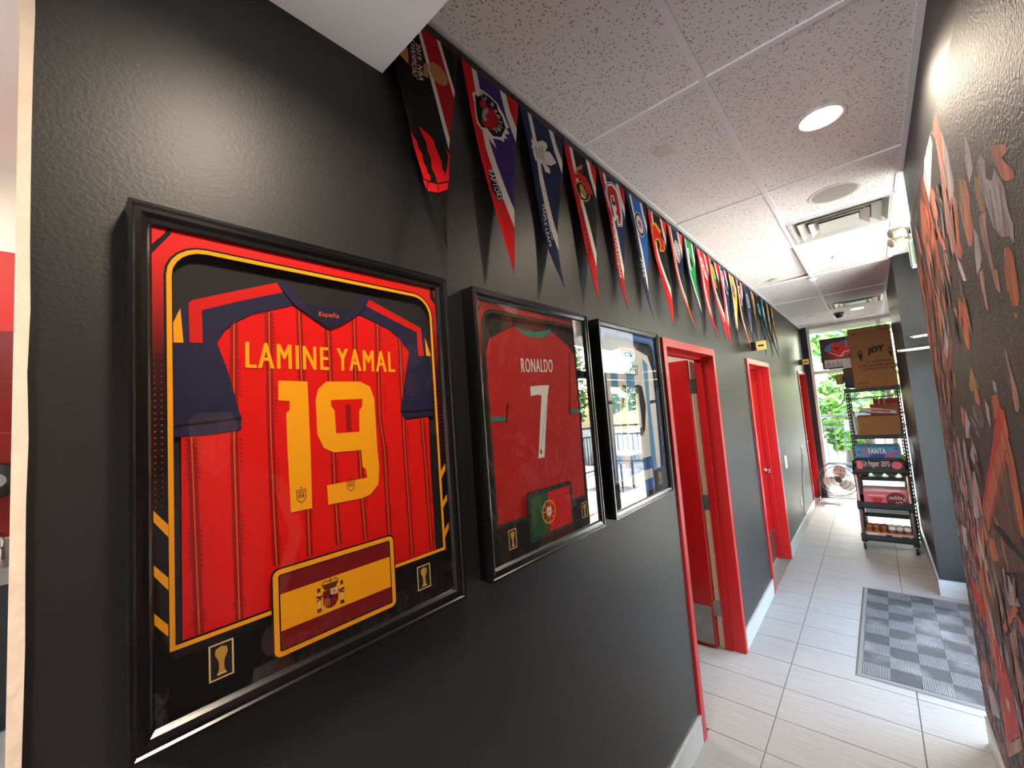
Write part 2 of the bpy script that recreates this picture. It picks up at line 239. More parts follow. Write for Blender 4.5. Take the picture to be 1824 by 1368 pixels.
# ------------------------------------------------------------------ outlines of printed shapes (metres on their own surface)
A={
'f1_body':[0.2325,0.7357,0.2519,0.7126,0.3224,0.6697,0.3913,0.7123,0.4714,0.6854,0.498,0.6677,0.5248,0.6368,0.4916,0.4896,0.5064,0.4649,0.5738,0.4696,0.5707,0.3407,0.5718,0.137,0.0672,0.1394,0.0686,0.4646,0.1553,0.4684,0.1527,0.4982,0.1206,0.6232,0.1333,0.6468,0.1595,0.6708,0.1763,0.6837],
'f1_nl':[0.2325,0.7357,0.2519,0.7126,0.2046,0.6941,0.1763,0.6827,0.1493,0.6652,0.1398,0.6569,0.1286,0.6425,0.1206,0.6232,0.0991,0.6794,0.15,0.7021],
'f1_rl':[0.2224,0.7538,0.2325,0.7357,0.15,0.7021,0.0991,0.6794,0.0997,0.6214,0.0812,0.6205,0.0805,0.6892,0.0863,0.6955,0.1504,0.7232],
'f1_sl':[0.0991,0.6794,0.1206,0.6232,0.1352,0.5761,0.1527,0.4982,0.1558,0.4888,0.1537,0.4667,0.1034,0.4624,0.058,0.4622,0.0596,0.6544,0.0693,0.6785,0.0799,0.6873,0.0812,0.6205,0.0997,0.6214],
'f1_yl':[0.0693,0.6785,0.0729,0.6198,0.0593,0.6186,0.0596,0.6526],
'f1_hl':[0.0581,0.4822,0.1154,0.4863,0.1551,0.4899,0.1551,0.4877,0.1154,0.4838,0.0581,0.4795],
'f1_nr':[0.393,0.7133,0.4117,0.7369,0.5479,0.6861,0.5498,0.625,0.5247,0.636,0.498,0.6669,0.4714,0.6854,0.4328,0.7008],
'f1_rr':[0.4187,0.7529,0.5582,0.7027,0.5642,0.6991,0.5685,0.6278,0.5514,0.6259,0.5505,0.6868,0.4096,0.7366],
'f1_sr':[0.5504,0.6855,0.5514,0.6259,0.5685,0.6278,0.5642,0.6991,0.5755,0.6751,0.5917,0.6284,0.5981,0.5982,0.5887,0.4718,0.4996,0.4681,0.4906,0.4876,0.5247,0.636],
'f1_yr':[0.5755,0.6751,0.5917,0.6284,0.5763,0.6283],
'f1_hr':[0.4915,0.4876,0.5884,0.4893,0.5882,0.4872,0.4922,0.4848],
'f1_collar':[0.2224,0.7538,0.2362,0.76,0.2698,0.7216,0.2965,0.7207,0.3729,0.7214,0.387,0.7293,0.3963,0.7569,0.4209,0.7541,0.4118,0.7389,0.3922,0.7128,0.3502,0.6831,0.3224,0.6697,0.2535,0.7122,0.234,0.7359],
'f1_colin':[0.2704,0.7207,0.3208,0.7191,0.3748,0.721,0.3484,0.6828,0.3224,0.6718,0.2952,0.687],
'f1_esp':[0.3006,0.6941,0.3444,0.6933,0.3457,0.7075,0.3017,0.7055],
'f1_st_a':[0.0821,0.4594,0.0826,0.4403,0.0889,0.1407],
'f1_st_b':[0.1474,0.6693,0.1456,0.5765,0.1433,0.4337,0.1456,0.1396],
'f1_st_c':[0.206,0.6911,0.2032,0.4757,0.2047,0.3106,0.207,0.2121],
'f1_st_d':[0.2622,0.7067,0.2629,0.5647,0.2662,0.2971,0.2667,0.2117],
'f1_st_e':[0.3205,0.6688,0.3217,0.566,0.3218,0.3378,0.3253,0.2166],
'f1_st_f':[0.3818,0.7038,0.3792,0.5672,0.3818,0.2955,0.3855,0.2125],
'f1_st_g':[0.4395,0.6969,0.4333,0.4766,0.4423,0.4012,0.4436,0.2077],
'f1_st_h':[0.4993,0.6658,0.4974,0.4336,0.4972,0.3953,0.502,0.1411],
'f1_st_i':[0.553,0.4664,0.5552,0.3659,0.5605,0.1402],
'f1_name':[0.1638,0.5808,0.4812,0.5827,0.4819,0.6318,0.1643,0.6299],
'f1_n1':[0.219,0.558,0.2739,0.5565,0.2752,0.4194,0.2742,0.3026,0.2343,0.3024,0.2317,0.4241,0.2314,0.4947,0.2375,0.4993,0.2387,0.517,0.2179,0.5191],
'f1_n9':[0.3126,0.5571,0.3886,0.5581,0.4122,0.5471,0.4222,0.5187,0.4229,0.4396,0.4235,0.4033,0.4263,0.3611,0.422,0.3245,0.4022,0.3056,0.3821,0.301,0.3068,0.3023,0.3054,0.3418,0.3952,0.3432,0.3931,0.3618,0.3855,0.3689,0.3844,0.4075,0.3849,0.4053,0.3222,0.4071,0.302,0.4189,0.2896,0.4469,0.2889,0.5176,0.2948,0.5414],
'f1_h9':[0.3204,0.5177,0.3926,0.5192,0.3905,0.5008,0.3834,0.4937,0.3819,0.4465,0.3291,0.4471,0.3276,0.4959,0.3209,0.5048],
'f1_plate':[0.1931,0.2104,0.451,0.2076,0.444,0.0436,0.1926,0.057],
'f1_open':[0.0525,0.7673,0.5985,0.7874,0.5907,0.13,0.0483,0.1337],
'f1_k1':[0.0993,0.1176,0.1345,0.1176,0.1334,0.0601,0.0985,0.0619],
'f1_k2':[0.5094,0.1157,0.5462,0.1142,0.5423,0.0601,0.5056,0.0602],
'f1_blk1':[0.0315,0.7774,0.0493,0.8017,0.0494,0.8124,0.0569,0.8147,0.0568,0.8022,0.0314,0.7619],
'f1_blk2':[0.5948,0.8113,0.6058,0.812,0.6068,0.7888,0.6248,0.7691,0.6237,0.7554,0.5954,0.7824],
'f1_dg0':[0.0276,0.3568,0.0497,0.325,0.0496,0.306,0.0275,0.3406],
'f1_dg1':[0.0272,0.275,0.0491,0.2442,0.049,0.2252,0.0271,0.2598],
'f1_dg2':[0.0268,0.2043,0.0486,0.1733,0.0484,0.156,0.0268,0.1881],
'f1_dg3':[0.594,0.3258,0.6192,0.3579,0.6179,0.3413,0.595,0.3069],
'f1_dg4':[0.5902,0.2449,0.6189,0.2768,0.6176,0.2605,0.5907,0.2286],
'f1_dg5':[0.5892,0.1715,0.6174,0.204,0.6161,0.1879,0.5907,0.1528],
'f2_body':[0.2139,0.7509,0.2391,0.7287,0.2803,0.721,0.33,0.7213,0.3837,0.731,0.4171,0.7526,0.4653,0.7352,0.5275,0.7044,0.5579,0.6755,0.5604,0.4477,0.5568,0.3953,0.5508,0.1343,0.0624,0.1379,0.0607,0.4291,0.0591,0.4403,0.0636,0.6323,0.0894,0.6978,0.1314,0.7175],
'f2_collar':[0.2141,0.7525,0.2511,0.7417,0.3158,0.7419,0.3746,0.7517,0.4093,0.7628,0.4171,0.7526,0.3867,0.7313,0.33,0.7213,0.2803,0.721,0.2391,0.7287],
'f2_cl':[0.061,0.4592,0.1385,0.4532,0.1371,0.441,0.0595,0.4438],
'f2_cr':[0.4903,0.4637,0.5772,0.4624,0.5786,0.4488,0.4947,0.4487],
'f2_name':[0.2276,0.5971,0.4052,0.6027,0.4088,0.6498,0.2281,0.6448],
'f2_n7':[0.267,0.5499,0.3137,0.5536,0.3745,0.5557,0.3645,0.5259,0.337,0.4103,0.3149,0.3084,0.2814,0.3076,0.3029,0.4126,0.3261,0.5193,0.3096,0.5219,0.282,0.5205,0.2665,0.5167],
'f2_sl':[0.1433,0.4966,0.1535,0.4964,0.1384,0.4354,0.132,0.4358],
'f2_sr':[0.5239,0.681,0.532,0.6893,0.4978,0.4467,0.487,0.4509],
'f3_body':[0.2324,0.7386,0.3885,0.7432,0.5372,0.7143,0.5856,0.632,0.5889,0.487,0.5685,0.1375,0.0525,0.1369,0.0567,0.4707,0.0585,0.622,0.1078,0.7017],
'f3_collar':[0.2183,0.7447,0.2633,0.7374,0.3362,0.737,0.4,0.7555,0.4063,0.7445,0.3334,0.7242,0.2523,0.7221,0.2231,0.7308],
'f3_s0':[0.1191,0.6513,0.1853,0.6928,0.1746,0.4947,0.146,0.1439,0.0817,0.1447,0.0985,0.4032],
'f3_s1':[0.2755,0.7201,0.3684,0.7304,0.3403,0.4916,0.3115,0.1453,0.2298,0.144,0.2606,0.4647],
'f3_s2':[0.4674,0.6983,0.5263,0.6698,0.5105,0.4885,0.5193,0.1406,0.4518,0.139,0.4747,0.4584],
'f3_cl':[0.0604,0.4903,0.1366,0.4873,0.1339,0.4738,0.0577,0.4759],
'f3_cr':[0.5128,0.4822,0.599,0.4868,0.5949,0.4708,0.5086,0.4651],
'f3_name':[0.2468,0.607,0.3929,0.6093,0.4047,0.6605,0.2568,0.6539],
'f3_n1':[0.2086,0.5499,0.2262,0.5606,0.2567,0.5572,0.2137,0.3345,0.1741,0.3343,0.2133,0.5359],
'f3_n0':[0.3468,0.5578,0.3913,0.5641,0.4335,0.5546,0.4563,0.4589,0.4185,0.3401,0.3764,0.3124,0.3331,0.3117,0.3047,0.3342,0.3089,0.4633],
'f3_h0':[0.3512,0.5172,0.3813,0.5207,0.3867,0.4312,0.3869,0.3572,0.3595,0.3517,0.3351,0.3571,0.3356,0.4333],
'p1_ball':[0.0918,0.51,0.1013,0.5433,0.1433,0.5312,0.1827,0.5058,0.1909,0.4785,0.1454,0.5034,0.1103,0.5113],
'p1_claw1':[0.0682,0.3784,0.0775,0.3939,0.0879,0.4032,0.0901,0.4194,0.1024,0.434,0.1039,0.4593,0.1133,0.4697,0.1136,0.484,0.1221,0.4893,0.1209,0.506,0.097,0.5108,0.0816,0.449,0.0739,0.4184],
'p1_claw2':[0.098,0.352,0.1282,0.3575,0.1499,0.3678,0.1541,0.3868,0.1634,0.4066,0.1718,0.4211,0.1713,0.4454,0.1792,0.4572,0.1741,0.4851,0.1454,0.5022,0.1414,0.4815,0.1309,0.4623,0.1329,0.435,0.1228,0.4131,0.1222,0.3928,0.11,0.3723],
'p1_claw3':[0.1934,0.3717,0.2074,0.387,0.2016,0.4204,0.1909,0.4785,0.1694,0.4894,0.1785,0.4665,0.1861,0.4453,0.1938,0.4237,0.199,0.3969],
'p1_gold1':[0.053,0.1675,0.0779,0.1246,0.0813,0.1538,0.0784,0.1786],
'p1_gold2':[0.1333,0.1398,0.1528,0.1299,0.1484,0.1504,0.1479,0.1771,0.1304,0.1815],
'p1_gold3':[0.1547,0.1249,0.1688,0.1133,0.1904,0.1085,0.2114,0.1188,0.2227,0.1356,0.2179,0.1555,0.2044,0.1675,0.1824,0.1728,0.162,0.1647,0.153,0.1475],
'p1_maroon':[0.0804,0.1278,0.1242,0.0883,0.1333,0.1398,0.1304,0.1815,0.1055,0.1967,0.0797,0.1789],
'p1_w1':[0.1322,0.0349,0.1225,0.0519,0.15,0.1292,0.1599,0.1533,0.1883,0.3317,0.2109,0.3206,0.1653,0.1601,0.1513,0.1309],
'p1_t1':[0.0889,0.2021,0.1075,0.2077,0.106,0.0883,0.0919,0.0956],
'p1_t2':[0.1104,0.206,0.1289,0.2022,0.1255,0.09,0.1098,0.0931],
'p2_out':[0.0445,0.1118,0.0606,0.104,0.0765,0.0813,0.1008,0.0776,0.1295,0.0796,0.1629,0.0857,0.1704,0.0972,0.1906,0.1148,0.2137,0.1506,0.1989,0.1612,0.2117,0.1765,0.1871,0.1877,0.199,0.2007,0.1807,0.2048,0.1813,0.2202,0.1616,0.2203,0.1264,0.2311,0.1399,0.2627,0.1087,0.2427,0.0988,0.2206,0.0744,0.2254,0.0541,0.2137,0.0492,0.1841,0.049,0.1461,0.0415,0.1239],
'p2_in':[0.0519,0.115,0.0674,0.115,0.1002,0.0841,0.1288,0.0861,0.158,0.0915,0.1624,0.111,0.1804,0.1265,0.1945,0.1603,0.1672,0.2083,0.1273,0.2232,0.1,0.208,0.0751,0.2177,0.059,0.2024,0.0544,0.1695,0.0539,0.1345],
'p2_red':[0.0712,0.1367,0.0986,0.1002,0.108,0.1284,0.1461,0.123,0.1608,0.1462,0.1486,0.1804,0.1206,0.2067,0.0918,0.2092,0.0734,0.1949,0.1035,0.1731,0.0932,0.1545],
'p2_gry':[0.083,0.157,0.1077,0.1316,0.1126,0.1441,0.0962,0.1649,0.105,0.1784,0.0898,0.1893,0.0805,0.1822],
'p2_bl':[0.0718,0.0885,0.0886,0.0787,0.0996,0.0906,0.0899,0.1067,0.0715,0.1126,0.0673,0.1031],
'p2_tx1':[0.1273,0.2232,0.1847,0.1684,0.1665,0.1339,0.1237,0.0952,0.1093,0.1155,0.1479,0.1869],
'p2_scr':[0.0852,0.3645,0.1103,0.3491,0.1365,0.4235,0.1389,0.447,0.1138,0.4539,0.093,0.4261],
'p3_leaf':[0.0565,0.1187,0.0584,0.1339,0.0902,0.124,0.1277,0.1006,0.1543,0.101,0.155,0.1174,0.137,0.1406,0.1684,0.13,0.1824,0.1387,0.2074,0.1599,0.1662,0.189,0.1327,0.1942,0.1579,0.2055,0.1595,0.2241,0.1279,0.2291,0.1134,0.208,0.0859,0.2,0.0676,0.2123,0.0563,0.1936,0.0541,0.1679,0.0448,0.1687,0.0536,0.1504,0.0481,0.1424],
'p3_t':[0.0775,0.3494,0.0814,0.4883,0.1021,0.4822,0.1302,0.4471,0.1251,0.3572],
'p4_fan':[0.0601,0.1486,0.0876,0.1047,0.1447,0.066,0.1324,0.1141,0.0732,0.1433],
'p4_red':[0.0554,0.1529,0.11,0.121,0.1616,0.1212,0.1918,0.1527,0.2117,0.185,0.1665,0.196,0.1462,0.1608,0.1136,0.1501,0.07,0.163],
'p4_gold':[0.0676,0.1778,0.1128,0.1551,0.1538,0.1674,0.1571,0.1995,0.1838,0.1992,0.1604,0.2316,0.1267,0.2507,0.0883,0.2528,0.0633,0.2299,0.0523,0.1976],
'p4_face':[0.0864,0.1889,0.1144,0.1709,0.1364,0.193,0.146,0.2131,0.1131,0.2299,0.094,0.2184],
'p4_neck':[0.0851,0.2217,0.1135,0.2274,0.1443,0.2232,0.1205,0.2365,0.0952,0.2365],
'p5_outer':[0.0725,0.0774,0.1303,0.0494,0.1837,0.0555,0.2057,0.1123,0.2047,0.1992,0.1889,0.2482,0.136,0.2635,0.1348,0.243,0.1627,0.2129,0.1119,0.2503,0.0767,0.2692,0.0937,0.2354,0.0612,0.1898,0.0455,0.1392],
'p5_red':[0.0759,0.0864,0.1281,0.0609,0.1693,0.0717,0.1863,0.1247,0.1866,0.2051,0.1729,0.2441,0.1494,0.2515,0.158,0.2091,0.1208,0.2057,0.1413,0.1566,0.1272,0.1194,0.1003,0.1214,0.0887,0.1543,0.1003,0.2022,0.1061,0.2262,0.087,0.2427,0.0733,0.1805,0.0586,0.1394],
'p5_wh':[0.0969,0.1227,0.1307,0.1129,0.1484,0.1753,0.13,0.2131,0.1048,0.2058,0.0966,0.1567],
'p5_h':[0.0998,0.1295,0.1157,0.1236,0.1216,0.1477,0.1389,0.1416,0.1402,0.1623,0.1286,0.1663,0.1205,0.1639,0.1058,0.1743,0.1,0.1607],
'p7_y':[0.0373,0.1032,0.1079,0.0744,0.1815,0.1083,0.1575,0.1355,0.2174,0.1654,0.2184,0.2124,0.1893,0.2368,0.1281,0.2461,0.1474,0.2047,0.13,0.1765,0.0862,0.1889,0.0889,0.2401,0.057,0.2101,0.0391,0.1573],
'p7_r':[0.0506,0.112,0.0936,0.0986,0.1594,0.1283,0.2025,0.1696,0.2035,0.2164,0.1739,0.2308,0.1487,0.2308,0.1654,0.1998,0.1418,0.1633,0.089,0.1784,0.0808,0.2099,0.0556,0.1847,0.0544,0.1463],
}
MURAL=[
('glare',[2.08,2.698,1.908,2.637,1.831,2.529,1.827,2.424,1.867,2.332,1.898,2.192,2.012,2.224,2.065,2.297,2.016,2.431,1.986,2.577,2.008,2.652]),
('lav',[2.094,2.704,2.07,2.656,2.223,2.583,2.354,2.53,2.415,2.66,2.304,2.709]),
('org',[1.981,2.719,1.894,2.677,1.9,2.628,1.866,2.527,1.945,2.52,1.966,2.592,2.021,2.659]),
('pink',[1.996,2.646,1.953,2.543,1.913,2.459,1.819,2.351,1.873,2.244,1.963,2.212,2.035,2.233,2.074,2.32,2.017,2.461]),
('lav',[1.878,2.603,1.831,2.502,1.816,2.42,1.836,2.388,1.927,2.389,1.913,2.459,1.929,2.532]),
('org',[1.935,2.382,1.882,2.373,1.857,2.328,1.873,2.244,1.855,2.203,1.9,2.19,1.955,2.22,1.972,2.29,1.973,2.348]),
('lav',[1.971,2.219,1.912,2.177,1.868,2.114,1.923,2.125,1.966,2.18]),
('rim',[2.475,2.703,2.434,2.668,2.321,2.426,2.334,2.202,2.337,2.165,2.409,2.178,2.415,2.395,2.465,2.63]),
('brn',[2.494,2.692,2.465,2.63,2.41,2.418,2.409,2.178,2.971,2.28,2.872,2.523,2.569,2.67]),
('org',[2.589,2.638,2.461,2.555,2.378,2.385,2.495,2.338,2.707,2.357,2.734,2.512]),
('org',[2.251,2.564,2.19,2.521,2.177,2.446,2.238,2.417,2.299,2.459,2.308,2.525]),
('org',[2.265,2.431,2.2,2.378,2.133,2.285,2.185,2.291,2.263,2.364]),
('pink',[2.187,2.289,2.138,2.266,2.125,2.181,2.164,2.194]),
('skin',[1.739,2.389,1.664,2.355,1.645,2.304,1.661,2.263,1.661,2.215,1.712,2.182,1.757,2.194,1.779,2.26,1.792,2.324]),
('gold',[1.742,2.386,1.682,2.36,1.727,2.301,1.789,2.263,1.78,2.337]),
('lav',[1.582,2.452,1.558,2.399,1.559,2.343,1.621,2.33,1.629,2.392]),
('lav',[1.658,2.219,1.624,2.189,1.619,2.127,1.653,2.109,1.712,2.098,1.692,2.169]),
('gold',[1.563,2.326,1.513,2.299,1.479,2.236,1.516,2.211,1.564,2.238,1.578,2.287]),
('pink',[1.576,2.223,1.496,2.215,1.523,2.181,1.524,2.118,1.507,2.037,1.509,2.014,1.529,2.028,1.561,2.113,1.591,2.183]),
('lav',[1.504,2.341,1.46,2.341,1.435,2.311,1.45,2.273,1.405,2.252,1.372,2.268,1.347,2.238,1.321,2.203,1.325,2.162,1.307,2.12,1.321,2.083,1.351,2.107,1.411,2.122,1.46,2.161,1.486,2.218,1.522,2.288]),
('shade',[1.442,2.243,1.43,2.239,1.43,2.142,1.402,2.124,1.426,2.13,1.458,2.164]),
('shade',[1.357,2.224,1.347,2.22,1.36,2.112,1.389,2.116]),
('skin',[1.369,2.318,1.262,2.271,1.267,2.256,1.304,2.263,1.292,2.246,1.247,2.212,1.243,2.193,1.295,2.207,1.335,2.227,1.346,2.257,1.377,2.289]),
('org',[1.405,2.093,1.364,2.088,1.338,2.057,1.345,2.011,1.392,1.993,1.436,2.001,1.426,2.053]),
('pink',[1.681,2.099,1.632,2.1,1.635,2.063,1.653,2.04,1.686,2.046]),
('org',[1.425,2.051,1.341,2.032,1.348,1.975,1.37,1.958,1.417,1.965,1.423,2.005]),
('skin',[1.415,1.951,1.388,1.944,1.387,1.933,1.412,1.939]),
('org',[2.054,2.091,1.989,2.065,1.95,2.031,1.945,1.982,1.965,1.952,1.996,1.906,2.033,1.917,2.083,1.968,2.093,2.026]),
('brn',[2.837,2.368,2.31,2.25,2.324,2.129,2.319,1.997,2.327,1.959,2.817,1.729,2.858,1.847,3.008,2.055]),
('org',[2.771,2.293,2.63,2.259,2.606,2.187,2.57,2.126,2.701,2.117,2.777,2.175]),
('lav',[2.385,2.094,2.37,2.012,2.51,1.922,2.795,1.823,2.85,1.853,2.543,1.977]),
('rim',[2.353,1.981,2.314,1.977,2.529,1.839,2.795,1.73,2.833,1.735,2.584,1.84]),
('red',[2.975,2.077,2.934,1.986,2.921,1.837,3.006,1.851]),
('pink',[1.684,2.061,1.641,2.053,1.644,1.99,1.67,1.997,1.677,2.039]),
('pink',[1.534,2.075,1.488,2.065,1.493,2.006,1.511,2.016]),
('pink',[1.55,1.881,1.528,1.867,1.514,1.819,1.496,1.778,1.494,1.744,1.513,1.726,1.54,1.728,1.543,1.757,1.539,1.817]),
('gold',[2.033,1.853,1.998,1.83,1.942,1.785,2.0,1.777,2.094,1.773,2.117,1.794]),
('skin',[2.026,1.785,1.979,1.777,1.967,1.738,1.992,1.725,2.054,1.74]),
('lav',[1.741,1.807,1.699,1.798,1.701,1.771,1.738,1.776]),
('org',[1.79,1.76,1.705,1.769,1.701,1.734,1.755,1.702,1.795,1.689]),
('red',[1.716,1.734,1.661,1.723,1.649,1.654,1.86,1.635]),
('gold',[2.443,1.852,2.393,1.836,2.412,1.786,2.473,1.776]),
('skin',[2.339,1.722,2.325,1.692,2.352,1.633,2.399,1.63]),
('lav',[2.296,1.707,2.243,1.663,2.276,1.598,2.365,1.591]),
('lav',[2.195,1.688,2.102,1.659,2.062,1.617,2.129,1.628]),
('grey',[2.137,1.725,1.964,1.722,1.924,1.678,2.026,1.648,2.127,1.683]),
('lav',[1.887,1.747,1.841,1.727,1.864,1.663,1.892,1.695]),
('red',[1.707,1.733,1.652,1.722,1.657,1.696,1.855,1.583,2.345,1.256,2.537,1.132,2.606,1.126,2.184,1.397,1.882,1.613]),
('org',[1.659,1.702,1.648,1.671,1.68,1.643,1.76,1.588,1.959,1.441,2.16,1.298,2.479,1.079,2.601,1.041,2.594,1.114,2.335,1.268,1.909,1.554]),
('rim',[1.755,1.595,1.707,1.614,1.714,1.593,1.92,1.449,2.144,1.306,2.165,1.317,1.94,1.467]),
('org',[1.668,1.66,1.641,1.606,1.635,1.504,1.648,1.428,1.671,1.391,1.704,1.395,1.719,1.488,1.721,1.592,1.709,1.63]),
('tan',[1.736,1.581,1.719,1.527,1.704,1.414,1.694,1.354,1.735,1.288,2.498,1.041,2.405,1.125,2.093,1.334,1.92,1.449]),
('org',[2.214,1.255,2.122,1.27,2.082,1.226,2.172,1.154,2.23,1.208]),
('pink',[2.045,1.373,1.991,1.351,1.963,1.298,1.936,1.248,1.957,1.216,2.018,1.196,1.984,1.315]),
('dark',[2.097,1.33,1.957,1.352,1.815,1.343,1.701,1.342,1.713,1.323,1.86,1.316,2.085,1.32]),
('lav',[2.605,1.577,2.573,1.559,2.576,1.408,2.633,1.415,2.652,1.497]),
('lav',[2.282,1.701,2.22,1.654,2.301,1.593,2.308,1.63]),
('lav',[2.227,1.591,2.177,1.553,2.269,1.501,2.338,1.525]),
('lav',[2.375,1.454,2.277,1.478,2.238,1.413,2.351,1.291,2.478,1.262,2.445,1.376]),
('lav',[2.68,1.419,2.624,1.374,2.644,1.287,2.729,1.335]),
('grey',[2.213,1.69,2.119,1.66,2.044,1.633,2.067,1.619,2.176,1.648]),
('org',[2.649,1.265,2.567,1.272,2.564,1.227,2.626,1.223]),
('lav',[2.939,1.121,2.778,1.144,2.865,1.015,2.955,1.03]),
('skin',[2.372,1.712,2.316,1.709,2.378,1.63,2.405,1.647]),
('org',[2.617,1.048,2.487,1.087,2.472,0.958,2.419,0.849,2.397,0.672,2.426,0.495,2.531,0.321,2.588,0.291,2.525,0.561,2.586,0.814]),
('red',[2.914,0.901,2.739,0.906,2.598,0.876,2.623,0.787,2.745,0.775,2.905,0.8]),
('red',[2.458,0.832,2.33,0.802,2.258,0.743,2.229,0.693,2.22,0.614,2.311,0.536,2.521,0.389,2.506,0.482,2.532,0.662]),
('tan',[2.467,1.094,2.028,1.228,2.116,1.074,2.2,0.892,2.226,0.759,2.33,0.802,2.46,0.865,2.494,0.968]),
('lav',[2.045,1.203,1.964,1.206,1.897,1.172,1.86,1.152,2.02,1.095,2.061,1.122]),
('org',[1.956,1.122,1.889,1.133,2.191,0.935,2.212,0.951]),
('org',[1.923,1.107,1.85,1.102,1.882,1.051,1.918,1.061]),
('brn',[2.17,0.934,2.098,0.98,2.078,0.752,2.132,0.694,2.201,0.674,2.226,0.759]),
('pink',[2.103,0.973,1.981,1.043,2.028,0.815,2.092,0.758]),
('red',[2.105,0.737,2.053,0.775,2.132,0.647,2.528,0.379,2.482,0.429,2.225,0.607]),
('pink',[2.493,0.394,2.137,0.64,2.179,0.572,2.552,0.308]),
('lav',[2.909,0.425,2.737,0.462,2.661,0.447,2.661,0.39,2.859,0.3,2.902,0.349]),
('grey',[2.835,0.666,2.746,0.672,2.791,0.575,2.882,0.546]),
('skin',[2.939,0.519,2.851,0.52,2.817,0.459,2.897,0.398,2.96,0.427]),
('lav',[2.413,0.615,2.345,0.63,2.349,0.591,2.404,0.577]),
]
# ------------------------------------------------------------------ the room shell
ZC, HW, YE, PEND, COL0, COL1, XS = 3.0, 1.14, 9.08, 3.14, 5.1, 6.93, 1.38
DOORS = [(2.345, 3.37), (4.45, 5.55), (8.03, 9.05)]; DTOP = 2.193
w = MB(); ys = [-.024]+[v for d in DOORS for v in (d[0]+.015, d[1]-.015)]+[YE]
for a, b in zip(ys[::2], ys[1::2]): w.box(-.15, 0, a, b, 0, 3.1)
for a, b in DOORS: w.box(-.15, 0, a+.015, b-.015, DTOP-.015, 3.1)
w.build('wall_left', 'grey_paint', kind='structure')
w = MB(); w.box(HW, XS, -3.2, PEND, 0, 3.1); w.box(HW, XS, COL0, COL1, 0, 3.1); w.box(XS, 1.5, COL1, YE+.12, 0, 3.1); w.box(XS, 1.5, PEND, COL0, 2.88, 3.1)
w.build('wall_right', 'grey_paint', kind='structure')
box('wall_end', 'grey_paint', -.15, .088, YE, YE+.14, 0, 3.1, kind='structure')
w = MB(); w.box(-4.1, -1.6, -3.32, -3.2, 0, 4.0); w.box(1.06, XS, -3.32, -3.2, 0, 4.0); w.box(-1.6, 1.06, -3.32, -3.2, 0, .15); w.box(-1.6, 1.06, -3.32, -3.2, 2.7, 4.0); w.build('wall_back', 'white_paint', kind='structure')
wb = struct('window_back_added', (-.2, -3.26, .15))  # window added out of view, lets in daylight for the near ceiling
for x0, x1, z0, z1 in ((-1.6, -1.55, .15, 2.7), (1.01, 1.06, .15, 2.7), (-.3, -.25, .2, 2.65), (-1.55, 1.01, .15, .2), (-1.55, 1.01, 2.65, 2.7)): box('frame_bar', 'alu', x0, x1, -3.3, -3.24, z0, z1, wb)
for x0, x1 in ((-1.55, -.3), (-.25, 1.01)): box('pane', 'pane_glass', x0, x1, -3.272, -3.268, .2, 2.65, wb)
# strip of bare corner trim at the end of the left wall
m = MB(); n = 30; vs_, fs_ = [], []
for i in range(n+1):
    z = ZC*.912*i/n; j = random.uniform(-.0012, .0012)
    vs_ += [(.0, -.0245, z), (.003, -.0245, z), (.003, -.0105+j, z), (.0, -.0105+j, z)]
for i in range(n):
    for k in range(4): fs_.append((4*i+k, 4*i+(k+1) % 4, 4*i+4+(k+1) % 4, 4*i+4+k))
m.add(vs_, fs_); m.build('trim_1', 'raw_edge', kind='structure')
# bulkhead over the near end
box('ceiling_bulkhead', 'soffit_paint', 0, HW, -3.2, .59, 2.735, ZC, kind='structure')
# ceiling: slab, boards, grid
ceil = MB(); ceil.box(-.15, 1.5, .0, YE+.14, 3.05, 3.15); ceil.box(0, 1.5, -3.2, .0, 3.05, 3.15)
ceil = ceil.build('ceiling', 'off_white', kind='structure')
YR = [.59, 1.62, 2.80, 3.98, 5.16, 6.34, 7.52, 8.70, YE]; XM = .535
def board(x0, x1, y0, y1, tilt=0):
    b = MB().box(x0+.004, x1-.004, y0+.004, y1-.004, 3.0, 3.014)
    if tilt: b.v = [(x, y, z+(.03 if x > (x0+x1)/2 else 0)) for x, y, z in b.v]
    return b.build('ceiling_panel', 'ceiling_board', ceil)
for i, (a, b) in enumerate(zip(YR[:-1], YR[1:])):
    board(0, XM, a, b, tilt=(i == 3))
    if i == 2: board(XM, HW, a, 3.43); 
    elif i == 5: board(XM, HW, a, 7.0)
    elif i == 6: board(XM, HW, a, b)
    else: board(XM, HW, a, b)
board(HW, XS, PEND, COL0); board(HW, XS, COL1, YE)
def bar(x0, x1, y0, y1): return box('grid_bar', 'tbar', x0, x1, y0, y1, 2.993, 3.0, ceil)
bar(XM-.012, XM+.012, .59, YE)
for y in YR[1:-1]: bar(0.022, XM-.012, y-.012, y+.012); bar(XM+.012, HW-.022, y-.012, y+.012)
bar(XM+.012, HW-.022, 3.42, 3.44); bar(XM+.012, HW-.022, 6.98, 7.0)
bar(0, .022, .59, YE); bar(HW-.022, HW, .59, PEND); bar(HW-.03, HW+.012, PEND, COL0); bar(HW-.022, HW, COL0, COL1); bar(HW-.03, HW+.012, COL1, YE); bar(.1, XS, YE-.03, YE)
